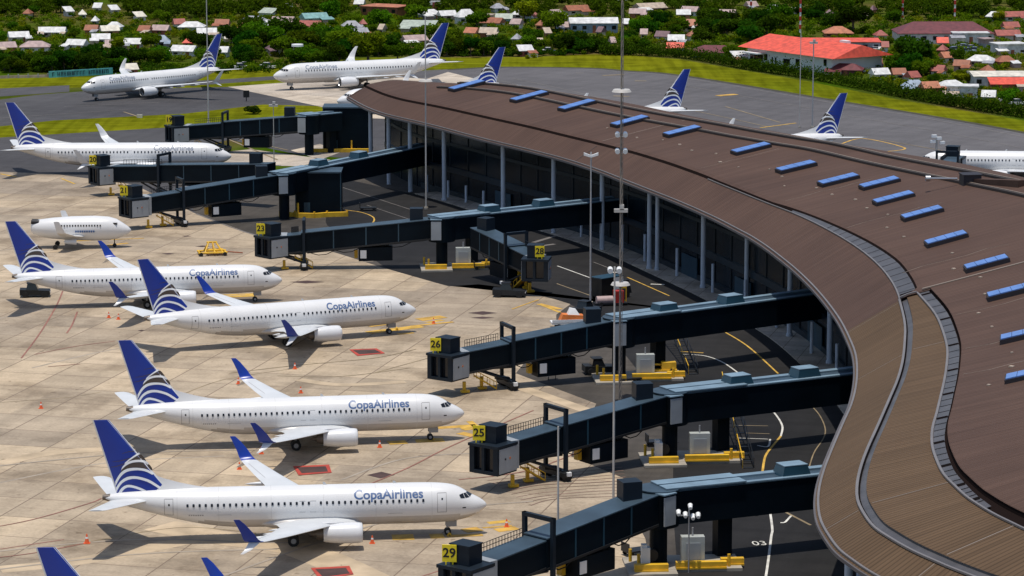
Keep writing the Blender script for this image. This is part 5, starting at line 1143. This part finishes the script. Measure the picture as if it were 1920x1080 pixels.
# ------------------------------------------------------------------ houses of the town
HG = 'houses of the town beyond the airport'
CN_ = dict(h_white='white',h_cream='cream',h_pink='pale pink',h_red='dark red',h_brightred='bright red',h_orange='orange',h_rust='rust brown',h_maroon='maroon',h_grey='grey',h_blue='pale blue',h_teal='teal green',h_green='pale green',h_darkpink='dull purple',h_tan='tan')
BOX = []
cnt = {}
def house(ul, ur, vt, vb, roof, wall='h_white', kind='gable', yaw=None, label=None, wf=.5, name='house', d=None):
    s = ppm(vb); wd = (ur-ul)/s; d = d or max(3.5, min(9, wd*.7)); yaw = rng.uniform(-.5,.5) if yaw is None else yaw
    H = max(2.6, (vb-vt)/s-.13*d); hw = H*wf if wd < 12 else max(2.6, H*wf); c = spot((ul+ur)/2, vb); c.y += d/2
    n_ = cnt.get(roof, 0)+1; cnt[roof] = n_
    lab = label or '?'
    o = thing(name, lab, 'house', (c.x, c.y, 0), yaw, HG); BOX.append((ul-2, ur+2, vt, vb, o, roof, wall, wd)); e = .35
    mb = MB(); mb.box((0,0,hw/2), (wd-.6, d-.6, hw)); mb.build('wall', M[wall], o)
    mb = MB(); x, y = wd/2, d/2; hr = max(hw+.5, H)
    if kind == 'hip': a = max(0, x-y*.8); q = [(-a,0,hr),(a,0,hr)]
    else: a = x; q = [(-x,0,hr),(x,0,hr)]
    if kind == 'shed': mb.hexa([(-x,-y,hw),(x,-y,hw),(x,y,hr-.15),(-x,y,hr-.15),(-x,-y,hw+.15),(x,-y,hw+.15),(x,y,hr),(-x,y,hr)])
    elif kind == 'flat': mb.box((0,0,hr-.1), (wd, d, .25)); mb.box((0,0,(hw+hr)/2), (wd-.6, d-.6, hr-hw))
    else: mb.add([(-x,-y,hw),(x,-y,hw),(x,y,hw),(-x,y,hw)]+q+[(-x,-y,hw-.12),(x,-y,hw-.12),(x,y,hw-.12),(-x,y,hw-.12)], [(0,1,5,4),(2,3,4,5),(1,2,5),(3,0,4),(6,7,1,0),(7,8,2,1),(8,9,3,2),(9,6,0,3),(9,8,7,6)])
    mb.build('roof', M[roof], o)
    if wd > 3.2 and wd < 10 and rng.random() < .65:
        sd_ = rng.choice((-1, 1)); aw = wd*rng.uniform(.35,.6); ad = rng.uniform(2,3.4); ax = sd_*(wd*.5-aw*.3); ay = -d/2-ad/2+.6; ah = hw*.75
        mb = MB(); mb.box((ax,ay,ah/2), (aw-.3,ad-.3,ah)); an = mb.build('annex', M[rng.choice((wall,'h_cream','h_tan','h_pink'))], o)
        mb = MB(); mb.hexa([(ax-aw/2,ay-ad/2,ah),(ax+aw/2,ay-ad/2,ah),(ax+aw/2,ay+ad/2,ah+.5),(ax-aw/2,ay+ad/2,ah+.5),(ax-aw/2,ay-ad/2,ah+.1),(ax+aw/2,ay-ad/2,ah+.1),(ax+aw/2,ay+ad/2,ah+.6),(ax-aw/2,ay+ad/2,ah+.6)]); mb.build('annex_roof', M[rng.choice(('h_rust','h_grey','h_white','h_tan',roof))], an)
    nw = max(1, int(wd/2.6))
    for k in range(nw):
        if k == nw//2 and nw > 1:
            mb = MB(); mb.box((-wd/2+wd*(k+.5)/nw, -d/2+.28, min(1.0, hw*.42)), (.9,.08,min(2.0, hw*.8))); mb.build('door', M['h_rust'], o)
        else:
            mb = MB(); mb.box((-wd/2+wd*(k+.5)/nw, -d/2+.28, hw*.55), (1.1,.08,hw*.38)); mb.build('window', M['glass'], o)
    return o
W, Cc, Pk, Rd, Br_, Og, Ru, Mr, Gr, Bl, Te, Gn, Dp, Tn = 'h_white','h_cream','h_pink','h_red','h_brightred','h_orange','h_rust','h_maroon','h_grey','h_blue','h_teal','h_green','h_darkpink','h_tan'
HS = [(-8,28,79,99,Pk,Rd,'gable'),(13,53,65,79,W,Cc,'gable'),(34,93,73,98,Pk,W,'hip'),(70,96,57,70,W,Pk,'gable'),(96,123,57,70,W,Pk,'gable'),(123,163,72,94,W,W,'gable'),(170,206,69,83,W,W,'gable'),(195,222,77,95,Pk,W,'gable'),(228,268,71,92,W,W,'gable'),(286,318,63,90,Bl,Gr,'hip'),(198,229,40,60,W,W,'hip'),(158,184,56,66,Ru,Og,'gable'),(186,222,57,67,Cc,Og,'gable'),(259,283,52,67,Ru,Cc,'gable'),(284,318,55,66,Pk,Rd,'gable'),(118,136,25,31,W,W,'shed'),(173,190,17,24,W,Cc,'shed'),(203,222,22,28,W,Cc,'shed'),(250,271,33,41,Cc,W,'shed'),(227,256,129,141,Cc,Rd,'gable'),
 (332,384,42,60,W,Gn,'hip'),(367,406,57,72,W,Cc,'gable'),(417,446,68,82,Cc,Tn,'gable'),(341,363,76,90,Br_,Rd,'hip'),(320,369,91,106,W,W,'gable'),(411,429,94,108,W,W,'gable'),(323,346,42,54,Rd,W,'gable'),(402,430,41,55,Ru,Pk,'gable'),(446,462,51,62,Og,Ru,'hip'),(456,503,51,67,W,Gr,'hip'),(450,500,36,49,Gr,W,'hip'),(495,523,47,56,W,Gr,'gable'),(509,552,35,50,Pk,Rd,'gable'),(513,561,53,72,Rd,W,'hip'),(553,603,43,58,Rd,W,'gable'),(563,613,34,43,Te,W,'gable'),(598,622,46,64,W,Gr,'hip'),(494,522,72,82,W,Dp,'hip'),(498,530,79,102,Dp,W,'hip'),(486,518,27,34,Gn,W,'shed'),
 (680,763,8,30,Og,Ru,'hip'),(664,684,8,16,W,Cc,'gable'),(785,826,22,36,W,Gr,'hip'),(820,855,20,38,W,Pk,'gable'),(853,893,14,46,W,W,'hip'),(895,927,24,46,Tn,W,'flat'),(928,962,27,44,Gn,Te,'gable'),(921,946,14,24,Gr,W,'hip'),(640,676,42,58,Gr,W,'hip'),(674,687,44,54,Rd,Rd,'hip'),(656,690,60,72,Gr,W,'gable'),(750,818,53,60,Gn,W,'shed'),(752,800,63,86,Pk,W,'gable'),(872,898,58,71,Og,W,'gable'),(899,934,62,71,Tn,Ru,'gable'),(893,945,45,52,Ru,Cc,'gable'),
 (960,981,23,36,W,Gr,'hip'),(984,1012,23,40,Rd,W,'hip'),(1030,1053,19,36,Pk,W,'gable'),(1058,1104,17,28,Ru,Cc,'gable'),(958,980,44,54,Pk,W,'gable'),(1043,1076,44,60,Pk,W,'gable'),(1190,1248,12,24,Tn,Ru,'gable'),(1180,1213,22,34,Pk,Og,'gable'),(1268,1296,22,36,W,Og,'gable'),(1230,1258,60,78,Dp,W,'gable'),(1252,1285,62,86,W,Pk,'gable'),(1250,1284,88,100,Br_,Bl,'gable'),(970,1000,95,106,W,Rd,'shed'),
 (1278,1312,16,30,Pk,W,'gable'),(1345,1381,15,37,Pk,W,'gable'),(1278,1313,33,60,Og,Cc,'hip'),(1327,1340,47,54,Og,Og,'hip'),(1296,1386,79,110,Mr,Te,'hip'),(1398,1420,11,20,Pk,Ru,'gable'),(1443,1473,10,27,Gr,W,'gable'),(1372,1402,104,118,W,W,'shed'),(1557,1622,118,142,Mr,Mr,'hip'),
 (1630,1656,111,131,Rd,W,'gable'),(1633,1668,134,150,W,Cc,'gable'),(1693,1737,156,173,Bl,Bl,'hip'),(1727,1762,164,176,Og,Ru,'gable'),(1756,1812,155,174,W,Gr,'hip'),(1776,1838,174,184,W,W,'flat'),(1842,1870,183,193,W,Gr,'gable'),(1757,1780,81,90,Br_,W,'gable'),(1760,1778,90,104,Rd,Rd,'hip'),(1762,1795,106,118,Og,W,'gable'),(1815,1869,103,125,W,Pk,'hip'),(1868,1905,111,126,Ru,Og,'hip'),(1863,1925,82,102,W,W,'flat'),(1866,1915,62,76,Rd,Cc,'gable'),(1880,1925,30,40,Rd,W,'gable'),(1850,1882,27,40,W,Gr,'hip'),(1838,1862,78,92,Pk,Gr,'flat')]
for a in HS: house(*a[:4], a[4], a[5], a[6])
# small houses half lost in the green between the others
for _ in range(600):
    if len(BOX) > len(HS)+20: break
    u, v = rng.uniform(-5, 1925), rng.uniform(34, 94); w_ = rng.uniform(10, 22)
    if u > 1180: v = rng.uniform(26, 74)
    if any(u+w_ > b[0]-3 and u < b[1]+3 and v > b[2]-4 and v-12 < b[3]+2 for b in BOX) or 1380 < u < 1680 and v > 40 or 1680 < u < 1880 and v < 85: continue
    house(u, u+w_, v-rng.uniform(7, 10), v, rng.choice((W,W,Pk,Rd,Ru,Gr,Cc,Dp,Tn)), rng.choice((W,Cc,Pk,Gr,Og)), rng.choice(('gable','hip','shed')))
for a in ((1640,1668,86,98,Rd),(1672,1700,138,150,Ru),(1748,1775,132,144,Rd),(1790,1822,122,134,Ru),(1700,1724,146,156,Rd),(1842,1866,134,144,Ru),(1596,1622,100,112,Ru),(1880,1912,48,60,Rd),(1868,1890,92,101,Ru),(1640,1664,66,76,Rd),(1288,1312,66,77,Ru)): house(*a, rng.choice((W,Cc,Pk)), rng.choice(('gable','hip')))
# large buildings
house(1066,1160,27,62,W,Bl,'gable',.05,'large hall with white metal roof and pale blue walls below the trees',.5,'hall',8)
house(1680,1866,32,82,Mr,W,'hip',.02,'long building under a broad maroon hip roof with white walls',.42,'hall',12)
house(1785,1856,57,84,W,W,'flat',.02,'large blank white block right below the maroon roof',.9,'hall',6)
house(1729,1786,54,76,Og,W,'hip',0,'low building with orange hip roof in front of the maroon roof',.4,'hall',7)
house(1823,1935,125,165,Cc,W,'gable',.02,'wide pale roofed hall at the right edge of the town above the hedge',.5,'hall',12)
house(1855,1930,150,170,Br_,Ru,'shed',.05,'low red roofed shed in front of the wide pale hall',.5,'hall',4)
house(1472,1655,66,98,Br_,Gr,'hip',-.03,'long red roofed block behind the red roofed school',.45,'hall',11)
house(1545,1602,57,70,Og,Og,'hip',0,'small orange hip roof rising behind the long red block',.4,'hall',7)
# the school with the white mural wall
p0, p1 = spot(1402,118), spot(1560,140); d = (p1-p0); yw = math.atan2(d.y, d.x); L = d.length
sc = thing('school', 'white walled school with a big bright red gable roof along the hedge', 'school', (p0.x, p0.y, 0), yw); dp = 15
mb = MB(); mb.box((L/2,dp/2,2.1), (L,dp,4.2)); mb.build('wall', M['white'], sc)
mb = MB(); mb.add([(-2,-1.6,3.9),(L+2.4,-1.6,3.9),(L+2.4,dp+1.6,3.9),(-2,dp+1.6,3.9),(-1.2,dp*.5,6.6),(L+1.6,dp*.5,6.6)], [(0,1,5,4),(2,3,4,5),(1,2,5),(3,0,4),(3,2,1,0)]); rf = mb.build('roof', M['h_brightred'], sc)
mb = MB(); mb.box((L*.83,dp*.55,6.7), (2.6,1.2,.8)); mb.build('roof_vent', M['white'], rf)
mb = MB(); mb.box((L*.14,-1.4,2.9), (5.6,3,.3)); mb.build('porch_roof', M['white'], sc)
for k, (x, w_, z) in enumerate(((.05,1.2,1.8),(.13,3.4,1.6),(.22,1.2,2.0),(.3,.5,1.5),(.34,.5,1.5),(.47,2.4,1.5),(.6,1.4,1.8),(.92,1.0,2.6))):
    mb = MB(); mb.box((L*x,-.04,z), (w_,.1,1.5)); mb.build('window', M['glass'], sc)
BOX.append((1385,1590,70,140,sc,None,None,0))
# labels of the houses: colours, then order along the row of their kind
byk = {}
for b in BOX:
    if b[4]['label'] == '?': byk.setdefault((b[5], b[6], 'small' if b[7] < 4.2 else 'broad' if b[7] > 6.2 else 'mid-sized'), []).append(b)
ORD = 'first second third fourth fifth sixth seventh eighth ninth tenth eleventh twelfth thirteenth fourteenth fifteenth'.split()
for (r, wl, sz), L_ in byk.items():
    L_.sort(key=lambda b: b[0])
    for k, b in enumerate(L_):
        base = '%s house with %s roof and %s walls' % (sz, CN_[r], CN_[wl])
        b[4]['label'] = base if len(L_) == 1 else base+', %s such from the left' % ORD[k]
# teal wall with lettering, water tank, billboard, tower sign
a, b = spot(92,146), spot(211,139); d = b-a
o = thing('painted_wall', 'teal wall with dark painted letters behind the taxiing airliner nose', 'wall', (a.x, a.y, 0), math.atan2(d.y, d.x)); L = d.length
mb = MB(); mb.box((L/2,0,.75), (L,.3,1.5)); mb.build('panel', M['tealwall'], o)
x = 1.0
while x < L-.8:
    wl = rng.uniform(.35,.6); mb = MB(); k = rng.random()
    mb.box((x-wl/2+.07,-.17,.8), (.16,.06,.9)); 
    if k < .7: mb.box((x+wl/2-.07,-.17,.8), (.16,.06,.9))
    if k > .25: mb.box((x,-.175,1.18), (wl,.06,.16))
    if k < .5: mb.box((x,-.172,.8), (wl,.06,.15))
    mb.build('painted_letter', M['bteal'], o); x += wl+rng.choice((.2,.2,.25,.8))
a, b = spot(-40,148), spot(90,145); d = b-a
o = thing('low_wall', 'low grey wall continuing left of the teal wall', 'wall', (a.x, a.y, 0), math.atan2(d.y, d.x)); L = d.length
mb = MB(); mb.box((L/2,0,.3), (L,.25,.6)); mb.build('panel', M['h_tan'], o)
for k in range(8):
    mb = MB(); mb.box((L*k/7.,0,.45), (.3,.3,.9)); mb.build('post', M['h_grey'], o)
p = spot(558,117); o = thing('water_tank', 'white flat water tank on tall thin legs among the trees', 'water tank', (p.x, p.y, 0))
mb = MB(); mb.cyl((0,0,3.9), (0,0,4.4), 1.45, 1.4, 20); mb.build('tank', M['white'], o, smooth=40)
for x in (-.9, .9):
    mb = MB(); mb.cyl((x*1.1,0,0), (x,0,3.9), .13, n=8); mb.build('leg', M['h_tan'], o)
p = spot(540,24); o = thing('billboard', 'white blank billboard at the edge of the hillside wood', 'billboard', (p.x, p.y, 0)); mb = MB(); mb.box((0,0,2.2), (2.8,.3,.9)); mb.build('board', M['white'], o)
mb = MB(); mb.cyl((0,0,0), (0,0,2), .15, n=8); mb.build('post', M['pole'], o)
p = spot(816,26); o = thing('sign_tower', 'red and white sign tower above the white roofs', 'sign tower', (p.x, p.y, 0)); mb = MB(); mb.box((0,0,1.7), (1.5,1.2,3.2)); mb.build('shaft', M['h_red'], o)
mb = MB(); mb.box((0,0,3.1), (3.2,1.0,1.1)); mb.build('board', M['white'], o)
# parked cars
CARS = [(1626,97,W),(1638,93,W),(1628,110,W),(1643,99,Gr),(1654,108,W),(1620,104,Bl),(1610,90,W),(1790,98,Bl),(1800,96,Gr),(1808,93,Bl),(1815,100,Bl),(1822,95,Gr),(1830,99,Bl),(1797,104,Gr),(1898,196,Gr),(1908,198,W),(1888,193,W),(1722,134,Bl),(452,130,W),(461,127,W),(502,129,W),(1030,100,W)]
car0 = None
for k, (u, v, c) in enumerate(sorted(CARS)):
    p = spot(u, v); lab = '%s parked car at the town edge, %s from the left' % (CN_[c], ORD[k] if k < 15 else ('sixteenth','seventeenth','eighteenth','nineteenth','twentieth','twenty-first','twenty-second')[k-15])
    o = thing('parked_car', lab, 'car', p, rng.uniform(-.5,.5), 'cars parked in the town')
    mb = MB(); mb.hexa([(-1.9,-.8,.35),(1.9,-.8,.35),(1.9,.8,.35),(-1.9,.8,.35),(-1.8,-.78,.95),(1.75,-.78,.85),(1.75,.78,.85),(-1.8,.78,.95)]); mb.build('body', M[c], o)
    mb = MB(); mb.hexa([(-1.3,-.72,.9),(.8,-.72,.88),(.8,.72,.88),(-1.3,.72,.9),(-.95,-.6,1.45),(.3,-.6,1.45),(.3,.6,1.45),(-.95,.6,1.45)]); gl = mb.build('cabin_glass', M['glass'], o)
    mb = MB(); mb.box((-.33,0,1.47), (1.2,1.15,.06)); mb.build('roof', M[c], o)
    for x in (-1.15, 1.15):
        for y in (-.75, .75):
            mb = MB(); mb.cyl((x,y-.1,.32), (x,y+.1,.32), .32, n=12); mb.build('wheel', M['tyre'], o)

# ------------------------------------------------------------------ trees
def leaf_quads(centers, size, up=.35):
    n = len(centers); a = npr.normal(size=(n,3)); a[:,2] += up; a /= np.linalg.norm(a, axis=1)[:,None]
    b = np.cross(a, npr.normal(size=(n,3))); b /= np.linalg.norm(b, axis=1)[:,None]; c = np.cross(a, b)
    s = size*(.6+.8*npr.random((n,1))); w_ = s*(.55+.3*npr.random((n,1)))
    V = np.stack([centers-b*s, centers+c*w_, centers+b*s, centers-c*w_], axis=1); return V.reshape(-1,3)
def mesh_quads(name, V, m):
    me = bpy.data.meshes.new(name); nv = len(V); nf = nv//4
    me.vertices.add(nv); me.vertices.foreach_set('co', V.astype(np.float32).ravel()); me.loops.add(nv); me.loops.foreach_set('vertex_index', np.arange(nv, dtype=np.int32))
    me.polygons.add(nf); me.polygons.foreach_set('loop_start', np.arange(0, nv, 4, dtype=np.int32)); me.polygons.foreach_set('loop_total', np.full(nf, 4, np.int32)); me.update(); me.validate(); me.materials.append(m); return me
def crown_pts(n, R, h0, h1, lobes=9, flat=1.0):
    out = []
    for k in range(lobes):
        a = 2*math.pi*k/lobes+npr.random()*.8; r = R*(.25+.45*npr.random()); z = h0+(h1-h0)*(.3+.5*npr.random()); c = np.array([r*math.cos(a), r*math.sin(a), z]); rr = R*(.32+.28*npr.random())
        q = npr.normal(size=(n//lobes,3)); q /= np.linalg.norm(q, axis=1)[:,None]; q *= (rr*(.65+.4*npr.random((len(q),1)))); q[:,2] *= flat*.8; out.append(c+q)
    P = np.concatenate(out); return P[P[:,2] > h0*.75]
VAR = []
for k in range(7):
    mats_ = ['leafd','leafm','leafm','leafd','leafy','leafm','leafy'][k]; P = crown_pts(1700, 1.0, .40, 1.75, 9+k, .9+.1*(k % 3)); V = leaf_quads(P, .10)
    me = mesh_quads('crown', V, M[mats_])
    mb = MB(); mb.cyl((0,0,0), (.03,0,.7), .085, .055, 8); mb.cyl((.03,0,.6), (.35,.1,1.2), .045, .02, 6); mb.cyl((.03,0,.62), (-.3,.2,1.25), .045, .02, 6); mb.cyl((.03,0,.65), (.0,-.3,1.3), .04, .02, 6)
    t0 = mb.build('trunk', M['bark']); VAR.append((me, t0.data)); bpy.data.objects.remove(t0)
NT = [0]
def tree(p, R, k, label, group, sz=1.0):
    if NT[0] >= 298: return None
    o = thing('tree', label, 'tree', p, rng.uniform(0, 6.28), group); o.scale = (R, R, R*sz)
    c = bpy.data.objects.new('crown', VAR[k][0]); C.objects.link(c); c.parent = o
    t = bpy.data.objects.new('trunk', VAR[k][1]); C.objects.link(t); t.parent = o; NT[0] += 1; return o
HV = ((1130,103),(1273,109),(1400,131),(1513,148),(1680,181),(1800,203),(1920,222),(2100,258))
def hedge_v(u): return float(np.interp(u, [q[0] for q in HV], [q[1] for q in HV]))
def inside(u, v): return any(b_[0] < u < b_[1] and (b_[2]+b_[3])/2-4 < v <= b_[3]+.5 for b_ in BOX)
def free(u, v, R, sz, slack=0):
    if u > 1100 and v > hedge_v(u)-3: return False
    s = ppm(v); top = v-R*s*2.0*sz; hw = R*s*.9
    for ul, ur, vt, vb, *_ in BOX:
        if v > vb-2 and u+hw*.8 > ul and u-hw*.8 < ur and top < vb-3-slack: return False       # would hide a house
        if v <= vb and v > vb-7 and ul < u < ur: return False                               # would grow through it
    return True
# named single trees
for u, v, R, k, l in ((1712,134,5.2,0,'big round dark tree between the red school block and the blue cars'),(1600,62,4.6,0,'big dark tree above the orange hip roof'),(1560,60,3.2,3,'dark tree left of the big dark tree at the top right'),(690,118,4.4,4,'large light green tree left of the second taxiing tail'),(655,116,3.6,3,'dark tree at the left of the light green tree'),(745,118,3.2,1,'mid green tree just left of the tall blue fin')):
    tree(spot(u, v), R, k, l, None, .9)
p = spot(474,214); o = thing('bush', 'round dark bush on the grass strip behind the farthest bridge', 'bush', p); o.scale = (1.7,1.7,1.2)
c = bpy.data.objects.new('foliage', VAR[0][0]); C.objects.link(c); c.parent = o; c.location = (0,0,-.35)
GRP = {0: ('dark green leafy tree in the woods behind the airport', 'dark trees behind the airport'), 1: ('mid green leafy tree in the woods behind the airport', 'mid green trees behind the airport'), 4: ('yellow green leafy tree in the woods behind the airport', 'yellow green trees behind the airport')}
def kind_of(k): return {0:0,3:0,1:1,2:1,5:1,4:4,6:4}[k]
pts = []
def region(u0, u1, v0, v1, n, R0, R1, ks, must=False, sz=(.85,1.15)):
    got = 0
    for _ in range(n*40):
        if got >= n: break
        u, v = rng.uniform(u0, u1), rng.uniform(v0, v1); R = rng.uniform(R0, R1); s_ = rng.uniform(*sz)
        if not must and not free(u, v, R, s_, 5 if rng.random() < .5 else 1): continue
        if inside(u, v): continue
        p = spot(u, v)
        if any((p.x-q[0])**2+(p.y-q[1])**2 < (.55*(R+q[2]))**2 for q in pts): continue
        pts.append((p.x, p.y, R)); k = rng.choice(ks); lab, gr = GRP[kind_of(k)]; tree(p, R, k, lab, gr, s_); got += 1
D, Md, Yl = (0,3,0,1), (1,2,5,0,3), (4,6,1,5,2)
# a tree behind or beside most houses
for bx_ in list(BOX):
    if bx_[5] is None or bx_[7] > 9 or rng.random() > (.22 if bx_[0] > 1620 else .5): continue
    s_ = rng.choice((-1, 1)); u = (bx_[0]+bx_[1])/2+s_*(bx_[1]-bx_[0])*rng.uniform(.25,.62); v = bx_[3]-rng.uniform(4, 9) if rng.random() < .7 else bx_[3]+rng.uniform(1, 4); R = rng.uniform(1.9, 3.4)
    if u > 1100 and v > hedge_v(u)-6 or inside(u, v): continue
    p = spot(u, v)
    if any((p.x-q[0])**2+(p.y-q[1])**2 < (.5*(R+q[2]))**2 for q in pts): continue
    pts.append((p.x, p.y, R)); k = rng.choice((0,1,2,3,5,1,2,4)); tree(p, R, k, *GRP[kind_of(k)], rng.uniform(.8,1.1))
region(-20, 250, 124, 137, 26, 2.0, 2.8, D, True); region(250, 640, 108, 126, 30, 2.0, 3.0, D+(1,5), False)
region(-20, 330, 100, 122, 24, 2.0, 3.0, D+Md); region(430, 660, 70, 112, 24, 2.4, 3.8, Md, True)
region(640, 960, 84, 106, 22, 2.0, 3.2, D+Md); region(960, 1270, 70, 101, 28, 1.9, 3.2, D+Md)
region(1290, 1480, 50, 86, 22, 2.4, 3.8, D, True); region(1150, 1300, 40, 80, 10, 1.8, 3.0, Md)
region(-20, 1270, 44, 92, 24, 1.3, 2.3, Md+Yl); region(1660, 1830, 128, 168, 20, 1.6, 2.6, Yl); region(1840, 1950, 172, 198, 9, 1.8, 2.4, Yl); region(1620, 1900, 84, 125, 10, 1.2, 2.0, Md)
region(1380, 1700, 30, 48, 5, 1.8, 3.2, Md)
# scrub and far wood read as masses
def mass(name, label, cat, regs, m, leaf, kind='stuff'):
    Vs = []
    for u0, u1, v0, v1, n, R0, R1, per in regs:
        for _ in range(n):
            u, v = rng.uniform(u0, u1), rng.uniform(v0, v1); R = rng.uniform(R0, R1)
            if name == 'scrub' and not free(u, v, R, .6, 7 if rng.random() < .7 else 3): continue
            if name == 'far_wood' and not free(u, v, R, .9): continue
            p = spot(u, v); q = crown_pts(per, R, R*(.1 if name == 'scrub' else .4), R*(1.0 if name == 'scrub' else 1.8), 6); q = q+np.array([p.x, p.y, 0]); Vs.append(leaf_quads(q, leaf*(.8+.4*rng.random())))
    for bx_ in (BOX if name == 'scrub' else ()):       # bushes against the front walls
        if bx_[5] is None or rng.random() > .4: continue
        for _ in range(rng.randint(1, 3)):
            u, v = rng.uniform(bx_[0], bx_[1]), bx_[3]+rng.uniform(1.5, 4); R = rng.uniform(.7, 1.3)
            if u > 1100 and v > hedge_v(u)-2: continue
            p = spot(u, v); q = crown_pts(90, R, R*.1, R*1.1, 6)+np.array([p.x, p.y, 0]); Vs.append(leaf_quads(q, leaf))
    o = bpy.data.objects.new(name, mesh_quads(name, np.concatenate(Vs), m)); C.objects.link(o); tag(o, label, cat, None, kind); return o
mass('far_wood', 'dense dark green wood covering the hillside at the top', 'wood', [(-60,1980,-60,12,230,2.4,4.2,260),(-60,1980,10,36,420,1.6,3.0,200)], M['leafm'], .34)
mass('far_wood', 'darker trees within the hillside wood at the top', 'wood', [(-60,1980,-60,16,110,2.4,4.4,260),(-60,1980,12,38,150,1.6,3.0,200)], M['leafd'], .34)
mass('scrub', 'low dark green bushes filling the gaps between the houses', 'bushes', [(-20,1940,20,100,1100,1.0,2.0,110),(1290,1930,90,200,320,.9,1.7,110),(-20,650,100,136,200,1.0,1.8,110),(640,1280,84,104,150,.8,1.6,110)], M['leafm'], .24)
mass('scrub', 'yellow green weeds filling the gaps between the houses', 'bushes', [(-20,1940,30,95,520,.9,1.7,90),(1620,1930,100,200,180,.8,1.5,90)], M['leafy'], .22)
mass('scrub', 'deep green bushes along the far edge of the airfield', 'bushes', [(-20,640,126,138,120,1.0,1.7,110),(560,1280,98,106,150,.7,1.2,90),(-20,1940,30,100,420,.9,1.8,110)], M['leafd'], .24)
# hedge along the right boundary
Vs = []
HP = catmull(np.array([tuple(spot(u, v)) for u, v in ((1130,103),(1273,109),(1400,131),(1513,148),(1680,181),(1800,203),(1920,222),(2100,258))]), 60)
for q in HP:
    c = np.array([q[0], q[1]+1.0, 1.35])+npr.normal(size=(60,3))*np.array([.5,1.1,.75])*(.55+.9*npr.random()); Vs.append(leaf_quads(c[c[:,2] > .1], .22))
o = bpy.data.objects.new('hedge', mesh_quads('hedge', np.concatenate(Vs), M['leafd'])); C.objects.link(o); tag(o, 'long dark green hedge along the right edge of the airfield grass', 'hedge')
for u, v in ((893,108),(1008,106),(970,106),(1070,103)):
    p = spot(u, v); o = thing('bush', 'dark rounded bush on the far grass', 'bush', p, 0, 'bushes on the far grass'); o.scale = (1.2,1.2,.8)
    c = bpy.data.objects.new('foliage', VAR[0][0]); C.objects.link(c); c.parent = o
